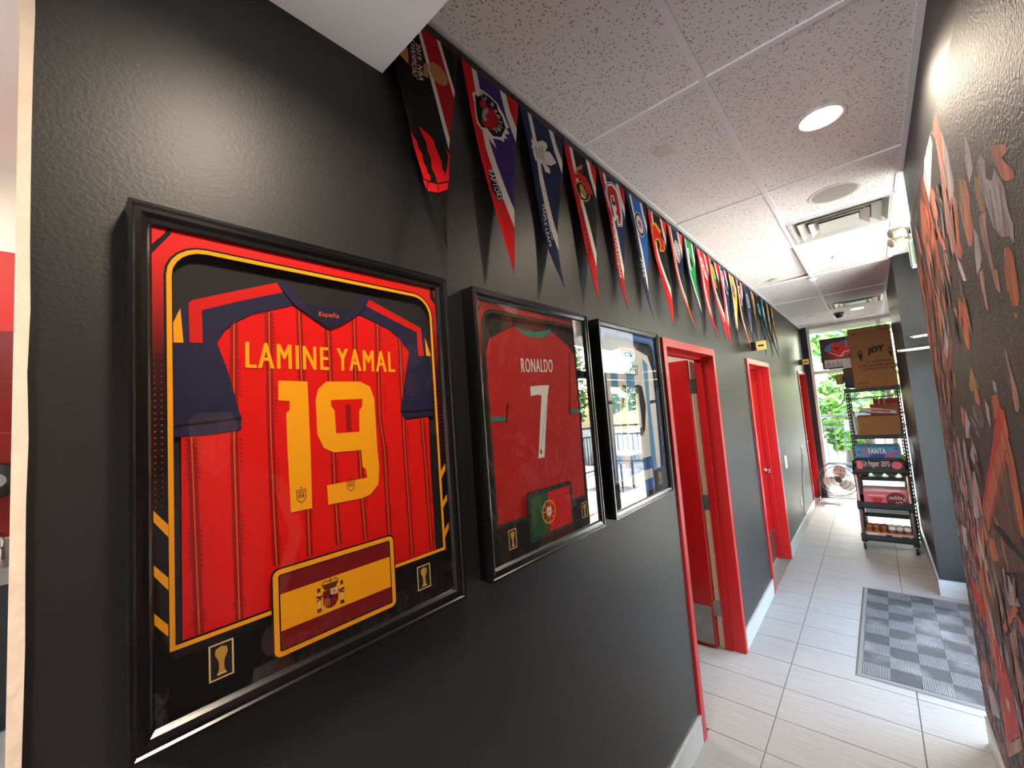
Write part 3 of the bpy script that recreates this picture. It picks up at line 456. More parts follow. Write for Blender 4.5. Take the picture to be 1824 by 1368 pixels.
# floor: slab, tiles
fl = MB(); fl.box(-4.1, 1.6, -3.2, YE+.16, -.12, -.006); fl = fl.build('floor', 'grout', kind='structure')
_fm = {}
def ftile(x0, x1, y0, y1):
    k = (round(x1-x0, 3), round(y1-y0, 3))
    if k not in _fm:
        b = MB(); a, c = (x1-x0)/2-.0018, (y1-y0)/2-.0018; e = .0012
        b.add([(-a, -c, -.005), (a, -c, -.005), (a, c, -.005), (-a, c, -.005), (-a+e, -c+e, 0), (a-e, -c+e, 0), (a-e, c-e, 0), (-a+e, c-e, 0)], [(4, 5, 6, 7), (0, 1, 5, 4), (1, 2, 6, 5), (2, 3, 7, 6), (3, 0, 4, 7)])
        o = b.build('floor_tile', 'floor_tile', fl); _fm[k] = o.data
    else:
        o = bpy.data.objects.new('floor_tile', _fm[k]); C.objects.link(o); o.parent = fl
    o.location = ((x0+x1)/2, (y0+y1)/2, 0)
XT = [-.953, -.34, .273, .886, 1.499]; Y0T = 3.064-.302*11
for k in range(32):
    a, b = Y0T+.302*k, min(Y0T+.302*(k+1), YE)
    if a > YE-.02: continue
    mid = (a+b)/2
    for x0, x1 in zip(XT[:-1], XT[1:]):
        door1 = any(d[0] < mid < d[1] for d in DOORS[:1]); lo = -.953 if door1 else 0
        hi = XS if (PEND < mid < COL0 or mid > COL1) else HW
        x0, x1 = max(x0, lo), min(x1, hi)
        if x1-x0 > .02: ftile(x0, x1, a, b)
kf = box('floor_kitchen', 'floor_tile', -4.1, -.0, -3.2, -.26, -.006, 0, kind='structure'); box('floor_kitchen.001', 'floor_tile', -4.0, -.16, -.26, 2.0, -.006, 0, kind='structure')
# baseboards of cut tile with a rounded metal top edge
def baseboard(name, axis, fixed, sgn, a, b, skip=()):
    root = struct(name, (0, 0, 0)); h = .132; t = .011
    def bx(nm, mt, p0, p1, z0, z1, th):
        lo, hi = sorted((fixed, fixed+sgn*th))
        return box(nm, mt, *((lo, hi, p0, p1) if axis == 'Y' else (p0, p1, lo, hi)), z0, z1, root)
    p = a
    segs = []; s0 = a
    for d0, d1 in skip: segs.append((s0, d0)); s0 = d1
    segs.append((s0, b))
    for s0, s1 in segs:
        j = math.floor((s0-.09)/.61)*.61+.09; p = s0
        while p < s1-.01:
            q = min(j+.61, s1); j += .61
            if q-p > .01: bx('base_tile', 'base_tile', p+.001, q-.001, 0.001, h, t); p = q
        bx('edge_trim', 'alu', s0, s1, h, h+.008, t+.002)
    return root
baseboard('baseboard_left', 'Y', 0, 1, .0, YE, skip=DOORS)
baseboard('baseboard_right', 'Y', HW, -1, -1.5, PEND); baseboard('baseboard_right_column', 'Y', HW, -1, COL0, COL1); baseboard('baseboard_column_front', 'X', COL0, -1, HW-.011, XS)
# ------------------------------------------------------------------ doors
def door_frame(n, a, b):
    r = struct('door_%d' % n, (0, a, 0)); st = .05; X0, X1 = .013, -.163
    for nm, p0, p1, sg in (('jamb', a, a+st, 1), ('jamb', b-st, b, -1)):
        q0, q1 = (p0, p1)
        j = MB(); j.box(-.122, X0, q0, q1, 0, DTOP); 
        y0 = q1 if sg == 1 else q0
        j.box(-.122, -.075, min(y0, y0+sg*.016), max(y0, y0+sg*.016), 0, DTOP-st)
        j.build('jamb', 'red_paint', r, bevel=.002)
        box('jamb_rear', 'cream_metal', X1, -.122, q0, q1, 0, DTOP, r)
    h = MB(); h.box(-.122, X0, a+st, b-st, DTOP-st, DTOP); h.box(-.122, -.075, a+st+.016, b-st-.016, DTOP-st-.016, DTOP-st); h.build('head', 'red_paint', r, bevel=.002)
    box('head_rear', 'cream_metal', X1, -.122, a+st, b-st, DTOP-st, DTOP, r)
    return r
d1 = door_frame(1, *DOORS[0]); yh = DOORS[0][1]-.052
lf = box('door_leaf', 'red_paint', -1.075, -.168, yh-.046, yh-.002, .012, 2.135, d1, bevel=.002)
box('kick_plate', 'steel', -1.06, -.18, yh-.048, yh-.046, .03, .30, lf)
for z in (1.93, 1.05, .28):
    h = MB(); h.box(-.162, -.126, yh-.0005, yh+.0025, z-.055, z+.055); h.cyl((-.168, yh-.004, z-.057), (-.168, yh-.004, z+.057), .007, 10); h.box(-.172, -.166, yh-.044, yh-.004, z-.055, z+.055)
    for dz in (-.038, 0, .038): h.cyl((-.14, yh-.002, z+dz), (-.14, yh, z+dz), .005, 8)
    h.build('hinge', 'steel', lf)
def lever(par, x, y, z, dirn):
    h = MB(); h.cyl((x, y, z), (x+.012, y, z), .033, 20); h.cyl((x+.012, y, z), (x+.055, y, z), .012, 12)
    h.tube([(x+.052, y, z), (x+.058, y+dirn*.03, z), (x+.056, y+dirn*.075, z-.003), (x+.05, y+dirn*.115, z-.006)], .0095, 10)
    return h.build('lever_handle', 'chrome', par, smooth=True)
d2 = door_frame(2, *DOORS[1]); a, b = DOORS[1]
lf2 = box('door_leaf', 'red_paint', -.167, -.124, a+.054, b-.054, .01, 2.138, d2, bevel=.002)
box('kick_plate', 'steel', -.124, -.122, a+.07, b-.07, .03, .33, lf2); lever(lf2, -.124, b-.125, .985, -1)
d3 = door_frame(3, *DOORS[2]); a, b = DOORS[2]
lf3 = box('door_leaf', 'red_paint', -.167, -.124, a+.054, b-.054, .01, 2.138, d3, bevel=.002); lever(lf3, -.124, b-.125, .985, -1)
# small room behind the first door
w = MB(); w.box(-3.2, -.15, 2.02, 2.1, 0, 2.9); w.box(-3.2, -.15, 4.4, 4.48, 0, 2.9); w.box(-3.28, -3.2, 2.02, 4.48, 0, 2.9); w.box(-3.28, -.15, 2.02, 4.48, 2.9, 3.0)
w.build('wall_washroom', 'white_paint', kind='structure')
box('floor_washroom', 'floor_tile', -3.2, -.953, 2.1, 4.4, -.006, 0, kind='structure')
# ------------------------------------------------------------------ window at the far end
win = struct('window_1', (.09, YE, 0)); ya, yb = YE+.03, YE+.1
def wf(nm, *a): return box(nm, 'alu', *a, win, bevel=.003)
wf('frame_post', .09, .135, ya-.02, yb, 0, ZC); wf('frame_post', 1.335, 1.38, ya-.02, yb, 0, ZC); wf('mullion', 1.04, 1.10, ya, yb, .08, 2.14); wf('mullion', 1.04, 1.10, ya, yb, 2.20, 2.95)
wf('transom', .135, 1.335, ya-.015, yb, 2.14, 2.20); wf('sill', .135, 1.335, ya-.02, yb, 0, .08); wf('head', .135, 1.335, ya, yb, 2.95, 3.1)
for x0, x1 in ((.135, 1.04), (1.10, 1.335)):
    for z0, z1 in ((.08, 2.14), (2.20, 2.95)): box('pane', 'pane_glass', x0, x1, ya+.03, ya+.033, z0, z1, win)
# rolled blind stack above the window
bl = thing('window_blind', 'raised white slatted blind bunched under the ceiling at the far window', 'blind', (.14, YE-.02, 2.86))
box('head_rail', 'white_plastic', .14, 1.33, YE-.04, YE, 2.955, 2.99, bl)
for i in range(6): box('slat', 'white_plastic', .14, 1.33, YE-.045, YE+.004, 2.86+i*.0155, 2.868+i*.0155, bl)
m = MB(); m.cyl((.66, YE-.05, 2.955), (.62, YE-.06, 2.55), .003, 6); m.build('wand', 'white_plastic', bl)
# glazed entrance on the right, opposite the frames
st = struct('window_2', (XS, PEND, 0)); xa, xb = XS, XS+.06
def sf(nm, *a): return box(nm, 'alu_dark', *a, st, bevel=.003)
sf('frame_post', xa, xb, PEND, PEND+.06, 0, 2.88); sf('frame_post', xa, xb, COL0-.06, COL0, 0, 2.88); sf('mullion', xa, xb, 4.08, 4.14, 0, 2.14)
sf('transom', xa, xb, PEND+.06, COL0-.06, 2.14, 2.21); sf('head', xa, xb, PEND+.06, COL0-.06, 2.82, 2.88); sf('sill', xa, xb, PEND+.06, 4.08, 0, .1)
box('pane', 'pane_glass', xa+.028, xa+.031, PEND+.06, 4.08, .1, 2.14, st); box('pane', 'pane_glass', xa+.028, xa+.031, PEND+.06, COL0-.06, 2.21, 2.82, st)
dr = struct('door_4', (XS, 4.14, 0))
for nm, y0, y1, z0, z1 in (('stile', 4.145, 4.215, .01, 2.13), ('stile', 4.965, 5.035, .01, 2.13), ('rail', 4.215, 4.965, .01, .2), ('rail', 4.215, 4.965, 2.05, 2.13)):
    box(nm, 'alu_dark', xa+.01, xa+.05, y0, y1, z0, z1, dr, bevel=.002)
box('pane', 'pane_glass', xa+.028, xa+.031, 4.215, 4.965, .2, 2.05, dr)
m = MB(); m.tube([(xa+.01, 4.19, .9), (xa-.04, 4.19, .9), (xa-.04, 4.19, 1.2), (xa+.01, 4.19, 1.2)], .01); m.build('pull_handle', 'chrome', dr)
# ------------------------------------------------------------------ kitchen glimpsed at the far left
KX = -4.0
w = MB(); w.box(KX-.1, KX, -3.2, 2.0, 0, 4.0); w.box(KX-.1, -.15, 2.0, 2.1, 0, 4.0); w.build('wall_kitchen', 'white_paint', kind='structure')
box('ceiling_kitchen', 'white_paint', -4.1, 0, -3.2, 2.1, 4.0, 4.1, kind='structure'); box('wall_kitchen_lintel', 'white_paint', -.15, 0, -3.2, 0, 3.0, 4.0, kind='structure')
box('wall_kitchen_side', 'white_paint', -.25, -.155, .15, 2.0, 0, 4.0, kind='structure')
mat('red_wall', (178, 24, 22), .5); mat('red_tile', (112, 22, 18), .25, var=.15, vscale=5)
pn_ = tag(box('red_wall_panel', 'red_wall', KX+.001, KX+.012, -2.1, 1.9, 2.73, 3.35), 'plain bright red band across the far kitchen wall', 'wall panel')
tp = thing('tiled_splashback', 'dark red tiled splashback above the steel sink', 'splashback', (KX, 0, 1.2))
for i in range(-6, 5):
    for k in range(4): box('tile', 'red_tile', KX+.001, KX+.014, i*.38+.002, i*.38+.378, 1.2+k*.3825, 1.2+k*.3825+.379, tp)
sk = thing('sink_counter', 'stainless sink counter with dark front at the far left', 'sink', (KX+.3, 0, 0))
box('cabinet_body', 'black_plastic', KX+.014, KX+.42, -1.6, 1.2, .12, .95, sk); box('counter_top', 'steel', KX+.014, KX+.46, -1.6, 1.2, .95, 1.06, sk); box('backsplash', 'steel', KX+.014, KX+.035, -1.6, 1.2, 1.06, 1.19, sk); box('toe_kick', 'black', KX+.014, KX+.36, -1.6, 1.2, 0, .12, sk)
m = MB(); m.tube([(KX+.1, -.17, 1.06), (KX+.1, -.17, 1.2), (KX+.16, -.17, 1.24), (KX+.22, -.17, 1.16)], .018); m.build('tap', 'chrome', sk, smooth=True)
so_ = thing('soap_dispenser', 'round grey dispenser on the dark red tiles', 'dispenser', (KX+.014, -.2, 1.55))
m = MB(); m.lathe([(.02, 0), (.12, 0), (.13, .03), (.11, .1), (.03, .11)], (KX+.014, -.2, 1.62), 20, 'X'); m.build('body', 'black_plastic', so_, smooth=True)
m = MB(); m.cyl((KX+.12, -.2, 1.62), (KX+.14, -.2, 1.62), .05, 16); m.build('button', 'steel', so_)
# ------------------------------------------------------------------ lamps
def downlight(x, y, z, label, power, r=.075, col=(1, .83, .64)):
    t = thing('downlight', label, 'ceiling light', (x, y, z), 'recessed downlights along the hallway')
    m = MB(); m.lathe([(r+.002, -.001), (r+.018, -.004), (r+.02, 0), (r+.0, 0)], (x, y, z), 32); 
    b = MB(); n = 32; v = []
    for rr, h in ((r, -.002), (r+.012, -.006), (r+.02, -.004), (r+.021, 0)):
        v += [(x+rr*math.cos(2*math.pi*i/n), y+rr*math.sin(2*math.pi*i/n), z+h) for i in range(n)]
    b.add(v, [(j*n+i, j*n+(i+1) % n, (j+1)*n+(i+1) % n, (j+1)*n+i) for j in range(3) for i in range(n)]); b.build('trim_ring', 'white_plastic', t, smooth=True)
    b = MB(); b.cyl((x, y, z-.003), (x, y, z-.0005), r, 32); b.build('lens', 'lamp_glow', t)
    l = bpy.data.lights.new('downlight_beam', 'AREA'); l.shape = 'DISK'; l.size = r*1.9; l.energy = power; l.color = col; l.spread = math.radians(150)
    o = bpy.data.objects.new('downlight_beam', l); C.objects.link(o); o.parent = t; o.location = (0, 0, -.008)
    return t
downlight(.58, .31, 2.735, 'round downlight set in the lowered white soffit beside the first frame', LAMP_W['near'])
downlight(.45, -1.3, 2.735, 'first added downlight behind the viewer, unseen, brightening the near ceiling', 30)  # added lamp, out of view, lifts the near soffit and ceiling
downlight(.45, -2.4, 2.735, 'second added downlight behind the viewer, unseen, brightening the near ceiling', 30)  # another added fill lamp, also unseen behind the camera
downlight(.84, 2.235, ZC-.0, 'bright round downlight nearest the viewer, beside the mural', LAMP_W['hall'])
downlight(.828, 4.644, ZC, 'round downlight just past the near air vent', LAMP_W['hall'])
downlight(.84, 7.868, ZC, 'farthest downlight, beside the small dome camera', LAMP_W['hall']*.6)
kl = thing('kitchen_fill_light', 'added kitchen light panel, out of view, brightening the red tiles and sink', 'ceiling light', (-2.6, -.8, 4.0))  # added source, unseen, to light the red tiles and sink
box('light_frame', 'white_plastic', -2.95, -2.25, -1.15, -.45, 3.96, 4.0, kl); box('diffuser', 'lamp_glow', -2.9, -2.3, -1.1, -.5, 3.955, 3.96, kl)
l = bpy.data.lights.new('kitchen_fill_glow', 'AREA'); l.size = .55; l.energy = 15; l.color = (1, .9, .78); o = bpy.data.objects.new('kitchen_fill_glow', l); C.objects.link(o); o.parent = kl; o.location = (0, 0, -.05)
wl = thing('washroom_fill_light', 'added unseen lamp in the first doorway room, brightening the open door leaf', 'ceiling light', (-1.1, 2.7, 2.9))  # lamp added out of view so the red door leaf reads brighter
m = MB(); m.lathe([(.02, 0), (.16, 0), (.16, -.03), (.15, -.035)], (-1.1, 2.7, 2.9), 24); m.build('base', 'white_plastic', wl); m = MB(); m.lathe([(.148, -.034), (.13, -.07), (.07, -.09), (.01, -.095)], (-1.1, 2.7, 2.9), 24); m.build('globe', 'lamp_glow', wl, smooth=True)
l = bpy.data.lights.new('washroom_fill_glow', 'POINT'); l.energy = 26; l.color = (1, .88, .74); l.shadow_soft_size = .1; o = bpy.data.objects.new('washroom_fill_glow', l); C.objects.link(o); o.parent = wl; o.location = (0, 0, -.22)
# ------------------------------------------------------------------ ceiling fittings
def disc(x, y, label):
    t = thing('sprinkler_cover', label, 'ceiling cover', (x, y, ZC), 'flat round covers along the left ceiling boards')
    m = MB(); m.lathe([(.036, -.012), (.040, -.010), (.040, -.006), (.012, -.005), (.012, 0)], (x, y, ZC), 24); m.build('cover_plate', 'off_white', t, smooth=False)
disc(.268, 1.923, 'nearest small flat round cover on the speckled ceiling'); disc(.25, 4.965, 'middle small flat round cover, just before the white sprinkler cup'); disc(.273, 7.817, 'farthest small flat round cover, close to the end window')
sp = thing('ceiling_speaker', 'large round grille speaker flush in the ceiling before the air vent', 'speaker', (.835, 3.14, ZC))
m = MB(); m.lathe([(.108, -.004), (.122, -.007), (.128, -.004), (.13, 0), (.108, 0)], (.835, 3.14, ZC), 40); m.build('rim', 'off_white', sp)
mat('grille', (172, 164, 152), .7, bump=.6, bscale=500); m = MB(); m.cyl((.835, 3.14, ZC-.005), (.835, 3.14, ZC-.001), .11, 40); m.build('grille', 'grille', sp)
def vent(x0, x1, y0, y1, label, cat='air vent'):
    t = thing('ceiling_vent', label, cat, ((x0+x1)/2, (y0+y1)/2, ZC), 'stepped metal air vents in the ceiling')
    b = MB(); b.box(x0+.006, x1-.006, y0+.006, y1-.006, ZC+.03, ZC+.034); b.build('dark_duct', 'black', t)
    def ringm(nm, d, wd, z0, z1, mt):
        a0, a1, c0, c1 = x0+d, x1-d, y0+d*.8, y1-d*.8
        o = [(a0, c0), (a1, c0), (a1, c1), (a0, c1)]; i = [(a0+wd, c0+wd*.8), (a1-wd, c0+wd*.8), (a1-wd, c1-wd*.8), (a0+wd, c1-wd*.8)]
        b = MB(); b.add([(p[0], p[1], z0) for p in o]+[(p[0], p[1], z1) for p in i]+[(p[0], p[1], z0+.004) for p in o]+[(p[0], p[1], z1+.004) for p in i], [(k, (k+1) % 4, 4+(k+1) % 4, 4+k) for k in range(4)]+[(8+k, 8+(k+1) % 4, 12+(k+1) % 4, 12+k) for k in range(4)]+[(k, (k+1) % 4, 8+(k+1) % 4, 8+k) for k in range(4)]+[(4+k, 4+(k+1) % 4, 12+(k+1) % 4, 12+k) for k in range(4)])
        return b.build(nm, mt, t)
    ringm('outer_frame', 0, .02, ZC-.006, ZC-.006, 'vent_paint'); ringm('cone', .055, .05, ZC-.014, ZC+.02, 'vent_paint'); ringm('cone', .115, .05, ZC-.018, ZC+.018, 'vent_paint'); ringm('neck', .02, .03, ZC-.006, ZC+.03, 'vent_paint')
    b = MB(); b.box(x0+.17, x1-.17, y0+.145, y1-.145, ZC-.016, ZC-.012); b.build('centre_plate', 'vent_paint', t)
mat('vent_paint', (206, 204, 194), .35, .25)
vent(.552, 1.112, 3.45, 3.96, 'near stepped metal air vent behind the round speaker'); vent(.56, 1.112, 7.01, 7.50, 'far stepped metal air vent near the end window')
sd = thing('smoke_detector', 'small white sprinkler cup on the middle ceiling bar', 'detector', (.535, 5.234, 2.993))
m = MB(); m.lathe([(.02, 0), (.045, -.004), (.045, -.02), (.03, -.032), (.01, -.034)], (.535, 5.234, 2.993), 20); m.build('housing', 'white_plastic', sd, smooth=True); m = MB(); m.cyl((.535, 5.234, 2.94), (.535, 5.234, 2.962), .008, 8); m.build('head', 'chrome', sd)
dc = thing('dome_camera', 'dark dome security camera on the ceiling near the end window', 'camera', (.621, 7.99, ZC))
m = MB(); m.lathe([(.02, 0), (.062, 0), (.062, -.03), (.05, -.035)], (.621, 7.99, ZC), 24); m.build('base_ring', 'alu_dark', dc); m = MB(); m.lathe([(.048, -.034), (.044, -.06), (.03, -.076), (.012, -.083)], (.621, 7.99, ZC), 20); m.build('dome', 'black_frame', dc, smooth=True)
# exit sign with twin emergency lamps over the entrance
mat('sign_green', (120, 170, 130), .3, emit=.15); mat('lamp_head', (205, 200, 176), .5)
ex = thing('exit_sign', 'white exit sign box with green side, projecting by the entrance', 'exit sign', (1.27, 3.6, 2.55))
box('housing', 'white_plastic', 1.152, XS, 3.57, 3.63, 2.545, 2.72, ex, bevel=.004); box('sign_face', 'sign_green', 1.166, 1.366, 3.567, 3.57, 2.56, 2.705, ex); box('side_panel', 'sign_green', 1.1485, 1.152, 3.574, 3.626, 2.56, 2.705, ex)
m = MB(); m.cyl((1.27, 3.6, 2.72), (1.27, 3.6, ZC-.004), .012, 10); m.build('stem', 'white_plastic', ex)
for z, x in ((2.805, 1.135), (2.745, 1.13)):
    m = MB(); c0 = Vector((x, 3.6, z)); c1 = Vector((x-.055, 3.575, z-.022)); m.cyl(c0, c1, .017, 16, .03); m.cyl(c1, c1+(c1-c0)*.12, .03, 16, .026); hd = m.build('lamp_head', 'lamp_head', ex, smooth=True)
    m = MB(); m.tube([(1.165, 3.6, 2.715), (1.16, 3.6, z), (x-.004, 3.6, z)], .009); m.build('swivel_arm', 'chrome', hd, smooth=True)
# two rails on the column front
for x0, z, lb in ((1.185, 2.232, 'upper short white rail fixed to the dark column'), (1.09, 2.125, 'lower longer white rail fixed to the dark column')):
    t = thing('wall_rail', lb, 'rail', (1.25, COL0-.05, z)); m = MB(); m.cyl((x0, COL0-.05, z), (XS-.02, COL0-.05, z+.006), .0115, 12); m.build('bar', 'white_plastic', t, smooth=True)
    m = MB(); m.cyl((x0-.006, COL0-.05, z), (x0+.012, COL0-.05, z), .016, 12); m.build('end_cap', 'chrome', t)
    for xx in (1.2, XS-.05): m = MB(); m.cyl((xx, COL0-.05, z), (xx, COL0, z), .007, 8); m.build('bracket', 'chrome', t)
# ------------------------------------------------------------------ framed shirts
for nm, c in dict(pr_black=(13, 12, 13), pr_dark=(34, 33, 34), pr_red=(206, 14, 10), pr_red2=(150, 6, 8), pr_maroon=(118, 12, 14), pr_navy=(30, 30, 62), pr_navy2=(24, 24, 50), pr_yellow=(250, 168, 10), pr_orange=(240, 92, 24), pr_gold=(200, 150, 70), pr_cream=(226, 196, 130), pr_white=(232, 232, 228), pr_green=(24, 84, 52), pr_teal=(40, 128, 112), pr_dgreen=(22, 62, 50), pr_prred=(186, 30, 32), pr_flagred=(214, 22, 18), pr_sky=(96, 158, 206), pr_blue=(44, 96, 176), pr_char=(36, 36, 40), pr_brown=(88, 50, 30), pr_pink=(206, 120, 150)).items(): mat(nm, c, .75, spec=.25)
mat('pr_spred', (224, 14, 8), .8, spec=.2, bump=.05, bscale=300)
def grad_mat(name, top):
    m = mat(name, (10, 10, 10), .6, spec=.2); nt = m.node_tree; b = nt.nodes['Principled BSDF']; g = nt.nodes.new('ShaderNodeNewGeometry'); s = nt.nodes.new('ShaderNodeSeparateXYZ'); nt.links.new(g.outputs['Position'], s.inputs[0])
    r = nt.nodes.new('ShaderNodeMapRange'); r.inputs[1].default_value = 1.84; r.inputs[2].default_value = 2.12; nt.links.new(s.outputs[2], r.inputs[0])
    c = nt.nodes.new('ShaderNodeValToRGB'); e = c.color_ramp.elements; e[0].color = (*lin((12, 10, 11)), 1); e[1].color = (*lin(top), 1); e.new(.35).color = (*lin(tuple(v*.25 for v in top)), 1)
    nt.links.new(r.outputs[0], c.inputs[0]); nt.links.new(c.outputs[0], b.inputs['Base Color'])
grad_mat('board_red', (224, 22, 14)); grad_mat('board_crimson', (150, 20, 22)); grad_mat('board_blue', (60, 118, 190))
FW, FH = .642, .842
def trophy(f, x0, x1, y0, y1, h):
    f.ring([(x0, y0), (x1, y0), (x1, y1), (x0, y1)], [(x0+.0025, y0+.0025), (x1-.0025, y0+.0025), (x1-.0025, y1-.0025), (x0+.0025, y1-.0025)], 'pr_cream', h)
    f.rect(x0+.0025, x1-.0025, y0+.0025, y1-.0025, 'pr_dark', h-.0001); cx = (x0+x1)/2; a = (y1-y0)
    f.poly([(cx-.006, y0+a*.12), (cx+.006, y0+a*.12), (cx+.0035, y0+a*.3), (cx+.004, y0+a*.5), (cx+.009, y0+a*.7), (cx+.008, y0+a*.84), (cx, y0+a*.9), (cx-.008, y0+a*.84), (cx-.009, y0+a*.7), (cx-.004, y0+a*.5), (cx-.0035, y0+a*.3)], 'pr_gold', h+.0003)
    f.rect(cx-.0065, cx+.0065, y0+a*.12, y0+a*.17, 'pr_cream', h+.0006)
def frame_thing(y0, label, board, line, key):
    z0 = 1.35; t = thing('framed_shirt', label, 'framed shirt', (0.0, y0, z0), 'framed football shirts on the grey wall')
    P = [(0, .002), (.047, .002), (.047, .007), (.0435, .010), (.0435, .017), (.040, .025), (.034, .030), (.0325, .0315), (.022, .0315), (.0, .0315)]
    m = MB(); n = len(P)
    cs = [(0, 0, 1, 1), (FW, 0, -1, 1), (FW, FH, -1, -1), (0, FH, 1, -1)]
    for cx, cy, sx, sy in cs: m.v += [(px, y0+cx+sx*d, z0+cy+sy*d) for px, d in P]
    for k in range(4):
        for j in range(n-1): m.f.append([k*n+j, ((k+1) % 4)*n+j, ((k+1) % 4)*n+j+1, k*n+j+1]); m.m.append(0)
    m.build('frame_moulding', 'black_frame', t)
    fn = lambda x, y, h: (h, x, y); F = Vector((1, 0, 0))
    box('backing_board', 'pr_dark', .012, .016, y0+.0315, y0+FW-.0315, z0+.0315, z0+FH-.0315, t)
    f = Flat(); ox0, ox1, oy0, oy1 = .05, .596, .132, .786; ff = .030
    out = []; inn = rrect(ox0, ox1, oy0, oy1, .055, 6, False)
    for (x, y) in inn:
        dx, dy = x-(ox0+ox1)/2, y-(oy0+oy1)/2; s = min((FW/2-ff)/abs(dx) if dx else 9e9, (FH/2-ff)/abs(dy) if dy else 9e9) if True else 1
        out.append(((ox0+ox1)/2+dx*1, y))
    # board with rounded window: four sides plus corner fillers
    X0, X1, Y0, Y1 = ff, FW-ff, ff, FH-ff
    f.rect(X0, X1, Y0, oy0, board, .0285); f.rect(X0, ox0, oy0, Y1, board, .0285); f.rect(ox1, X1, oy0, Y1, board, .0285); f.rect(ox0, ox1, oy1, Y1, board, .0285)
    r_ = .055
    for cx, cy, sx in ((ox0, oy1, 1), (ox1, oy1, -1)):
        arc = [(cx+sx*r_-sx*r_*math.sin(math.radians(a)), cy-r_+r_*math.cos(math.radians(a))) for a in range(0, 91, 15)]
        f.poly([(cx, cy)]+arc, board, .0285)
    ins = lambda d: rrect(ox0+d, ox1-d, oy0+d, oy1-d, .055-d, 6, False)
    f.ring(ins(-.0035), ins(.0005), 'pr_black', .0288); f.ring(ins(0), ins(.007), line, .0292); f.ring(ins(.007), ins(.0085), 'pr_black', .0290)
    bd = f.build('mat_board', t, fn, face=F)
    f = Flat()
    if key == 1:
        f.poly(A['f1_blk1'], 'pr_black', .0289); f.poly(A['f1_blk2'], 'pr_black', .0289)
    else: f.poly(A['f1_blk1'], 'pr_black', .0289)
    for side in (0, 1):
        for c in range(2):
            for k in range(26):
                x = (.0345+.0085*c) if side == 0 else (.602+.0065*c); y = .60-k*.0098
                rr = .0016*(1-.5*abs(k-13)/13); f.poly(circ(x, y, rr, 6), 'pr_red' if key < 3 else 'pr_blue', .0289)
    f.build('board_print', bd, fn, face=F)['kind'] = 'stuff'
    for i in range(6): f = Flat(); f.poly(A['f1_dg%d' % i], line, .0291); f.build('diagonal_stripe', bd, fn, face=F)
    for a_ in ((.099, .134, .061, .118), (.507, .545, .060, .115)): f = Flat(); trophy(f, *a_, .0291); f.build('trophy_badge', bd, fn, face=F)
    gl = box('glass', 'frame_glass', .0345, .0355, y0+.0305, y0+FW-.0305, z0+.0305, z0+FH-.0305, t)
    return t, fn, F
def plate(t, fn, F, line, draw, x0=.193, x1=.449, y0=.050, y1=.209):
    f = Flat(); f.poly(rrect(x0, x1, y0, y1, .014), 'pr_black', .0308); f.poly(rrect(x0+.003, x1-.003, y0+.003, y1-.003, .012), line, .0311); f.poly(rrect(x0+.012, x1-.012, y0+.012, y1-.012, .004), 'pr_black', .0314)
    p = f.build('flag_plate', t, fn, face=F, thick=.0015); g = Flat(); draw(g, x0+.0145, x1-.0145, y0+.0145, y1-.0145); g.build('flag_print', p, fn, face=F); return p
SH = .0205
# --- shirt 1
t, fn, F = frame_thing(.086, 'red and navy football shirt with yellow number 19 in a black frame', 'board_red', 'pr_yellow', 1)
f = Flat(); f.poly(A['f1_body'], 'pr_spred', SH)
for k in 'abcdefghi':
    p = A['f1_st_'+k]; f.line(p, .0125, 'pr_red2', SH+.0003); f.line(p, .0018, 'pr_orange', SH+.0006)
    q = list(zip(p[::2], p[1::2])); (xa, ya_), (xb, yb_) = q[0], q[-1]; L = abs(yb_-ya_); s = 0
    while s < L-.02:
        if (int(s/.07)+ord(k)) % 2:
            u = s/L; x, y = xa+(xb-xa)*u, ya_+(yb_-ya_)*u
            for sg in (-1, 1): f.poly([(x+sg*.006, y), (x+sg*.0095, y-.004), (x+sg*.0095, y-.0065), (x+sg*.006, y-.0025)], 'pr_red2', SH+.0005)
        s += .008
sh = f.build('shirt_body', t, fn, face=F, thick=.004)
for sd_ in 'lr':
    f = Flat(); h = SH+.0012
    for k, m_ in (('s', 'pr_navy'), ('n', 'pr_navy'), ('r', 'pr_red'), ('y', 'pr_yellow'), ('h', 'pr_black')): f.poly(A['f1_'+k+sd_], m_, h); h += .00025
    f.build('sleeve', sh, fn, face=F, thick=.003)
f = Flat(); f.poly(A['f1_collar'], 'pr_navy', SH+.0034); f.poly(A['f1_colin'], 'pr_navy2', SH+.0037); f.text('España', A['f1_esp'], 'pr_orange', SH+.0040); f.build('collar', sh, fn, face=F)
f = Flat(); f.text('LAMINE YAMAL', A['f1_name'], 'pr_yellow', SH+.001, .045); f.build('name_lettering', sh, fn, face=F)
f = Flat()
for k in ('n1', 'n9'): f.poly(A['f1_'+k], 'pr_yellow', SH+.001)
hh = list(zip(A['f1_h9'][::2], A['f1_h9'][1::2])); f.poly(hh, 'pr_spred', SH+.0013)
cx = sum(p[0] for p in hh)/len(hh); ty, by = max(p[1] for p in hh), min(p[1] for p in hh)
f.rect(cx-.004, cx+.008, by+.002, ty-.012, 'pr_red2', SH+.0015)
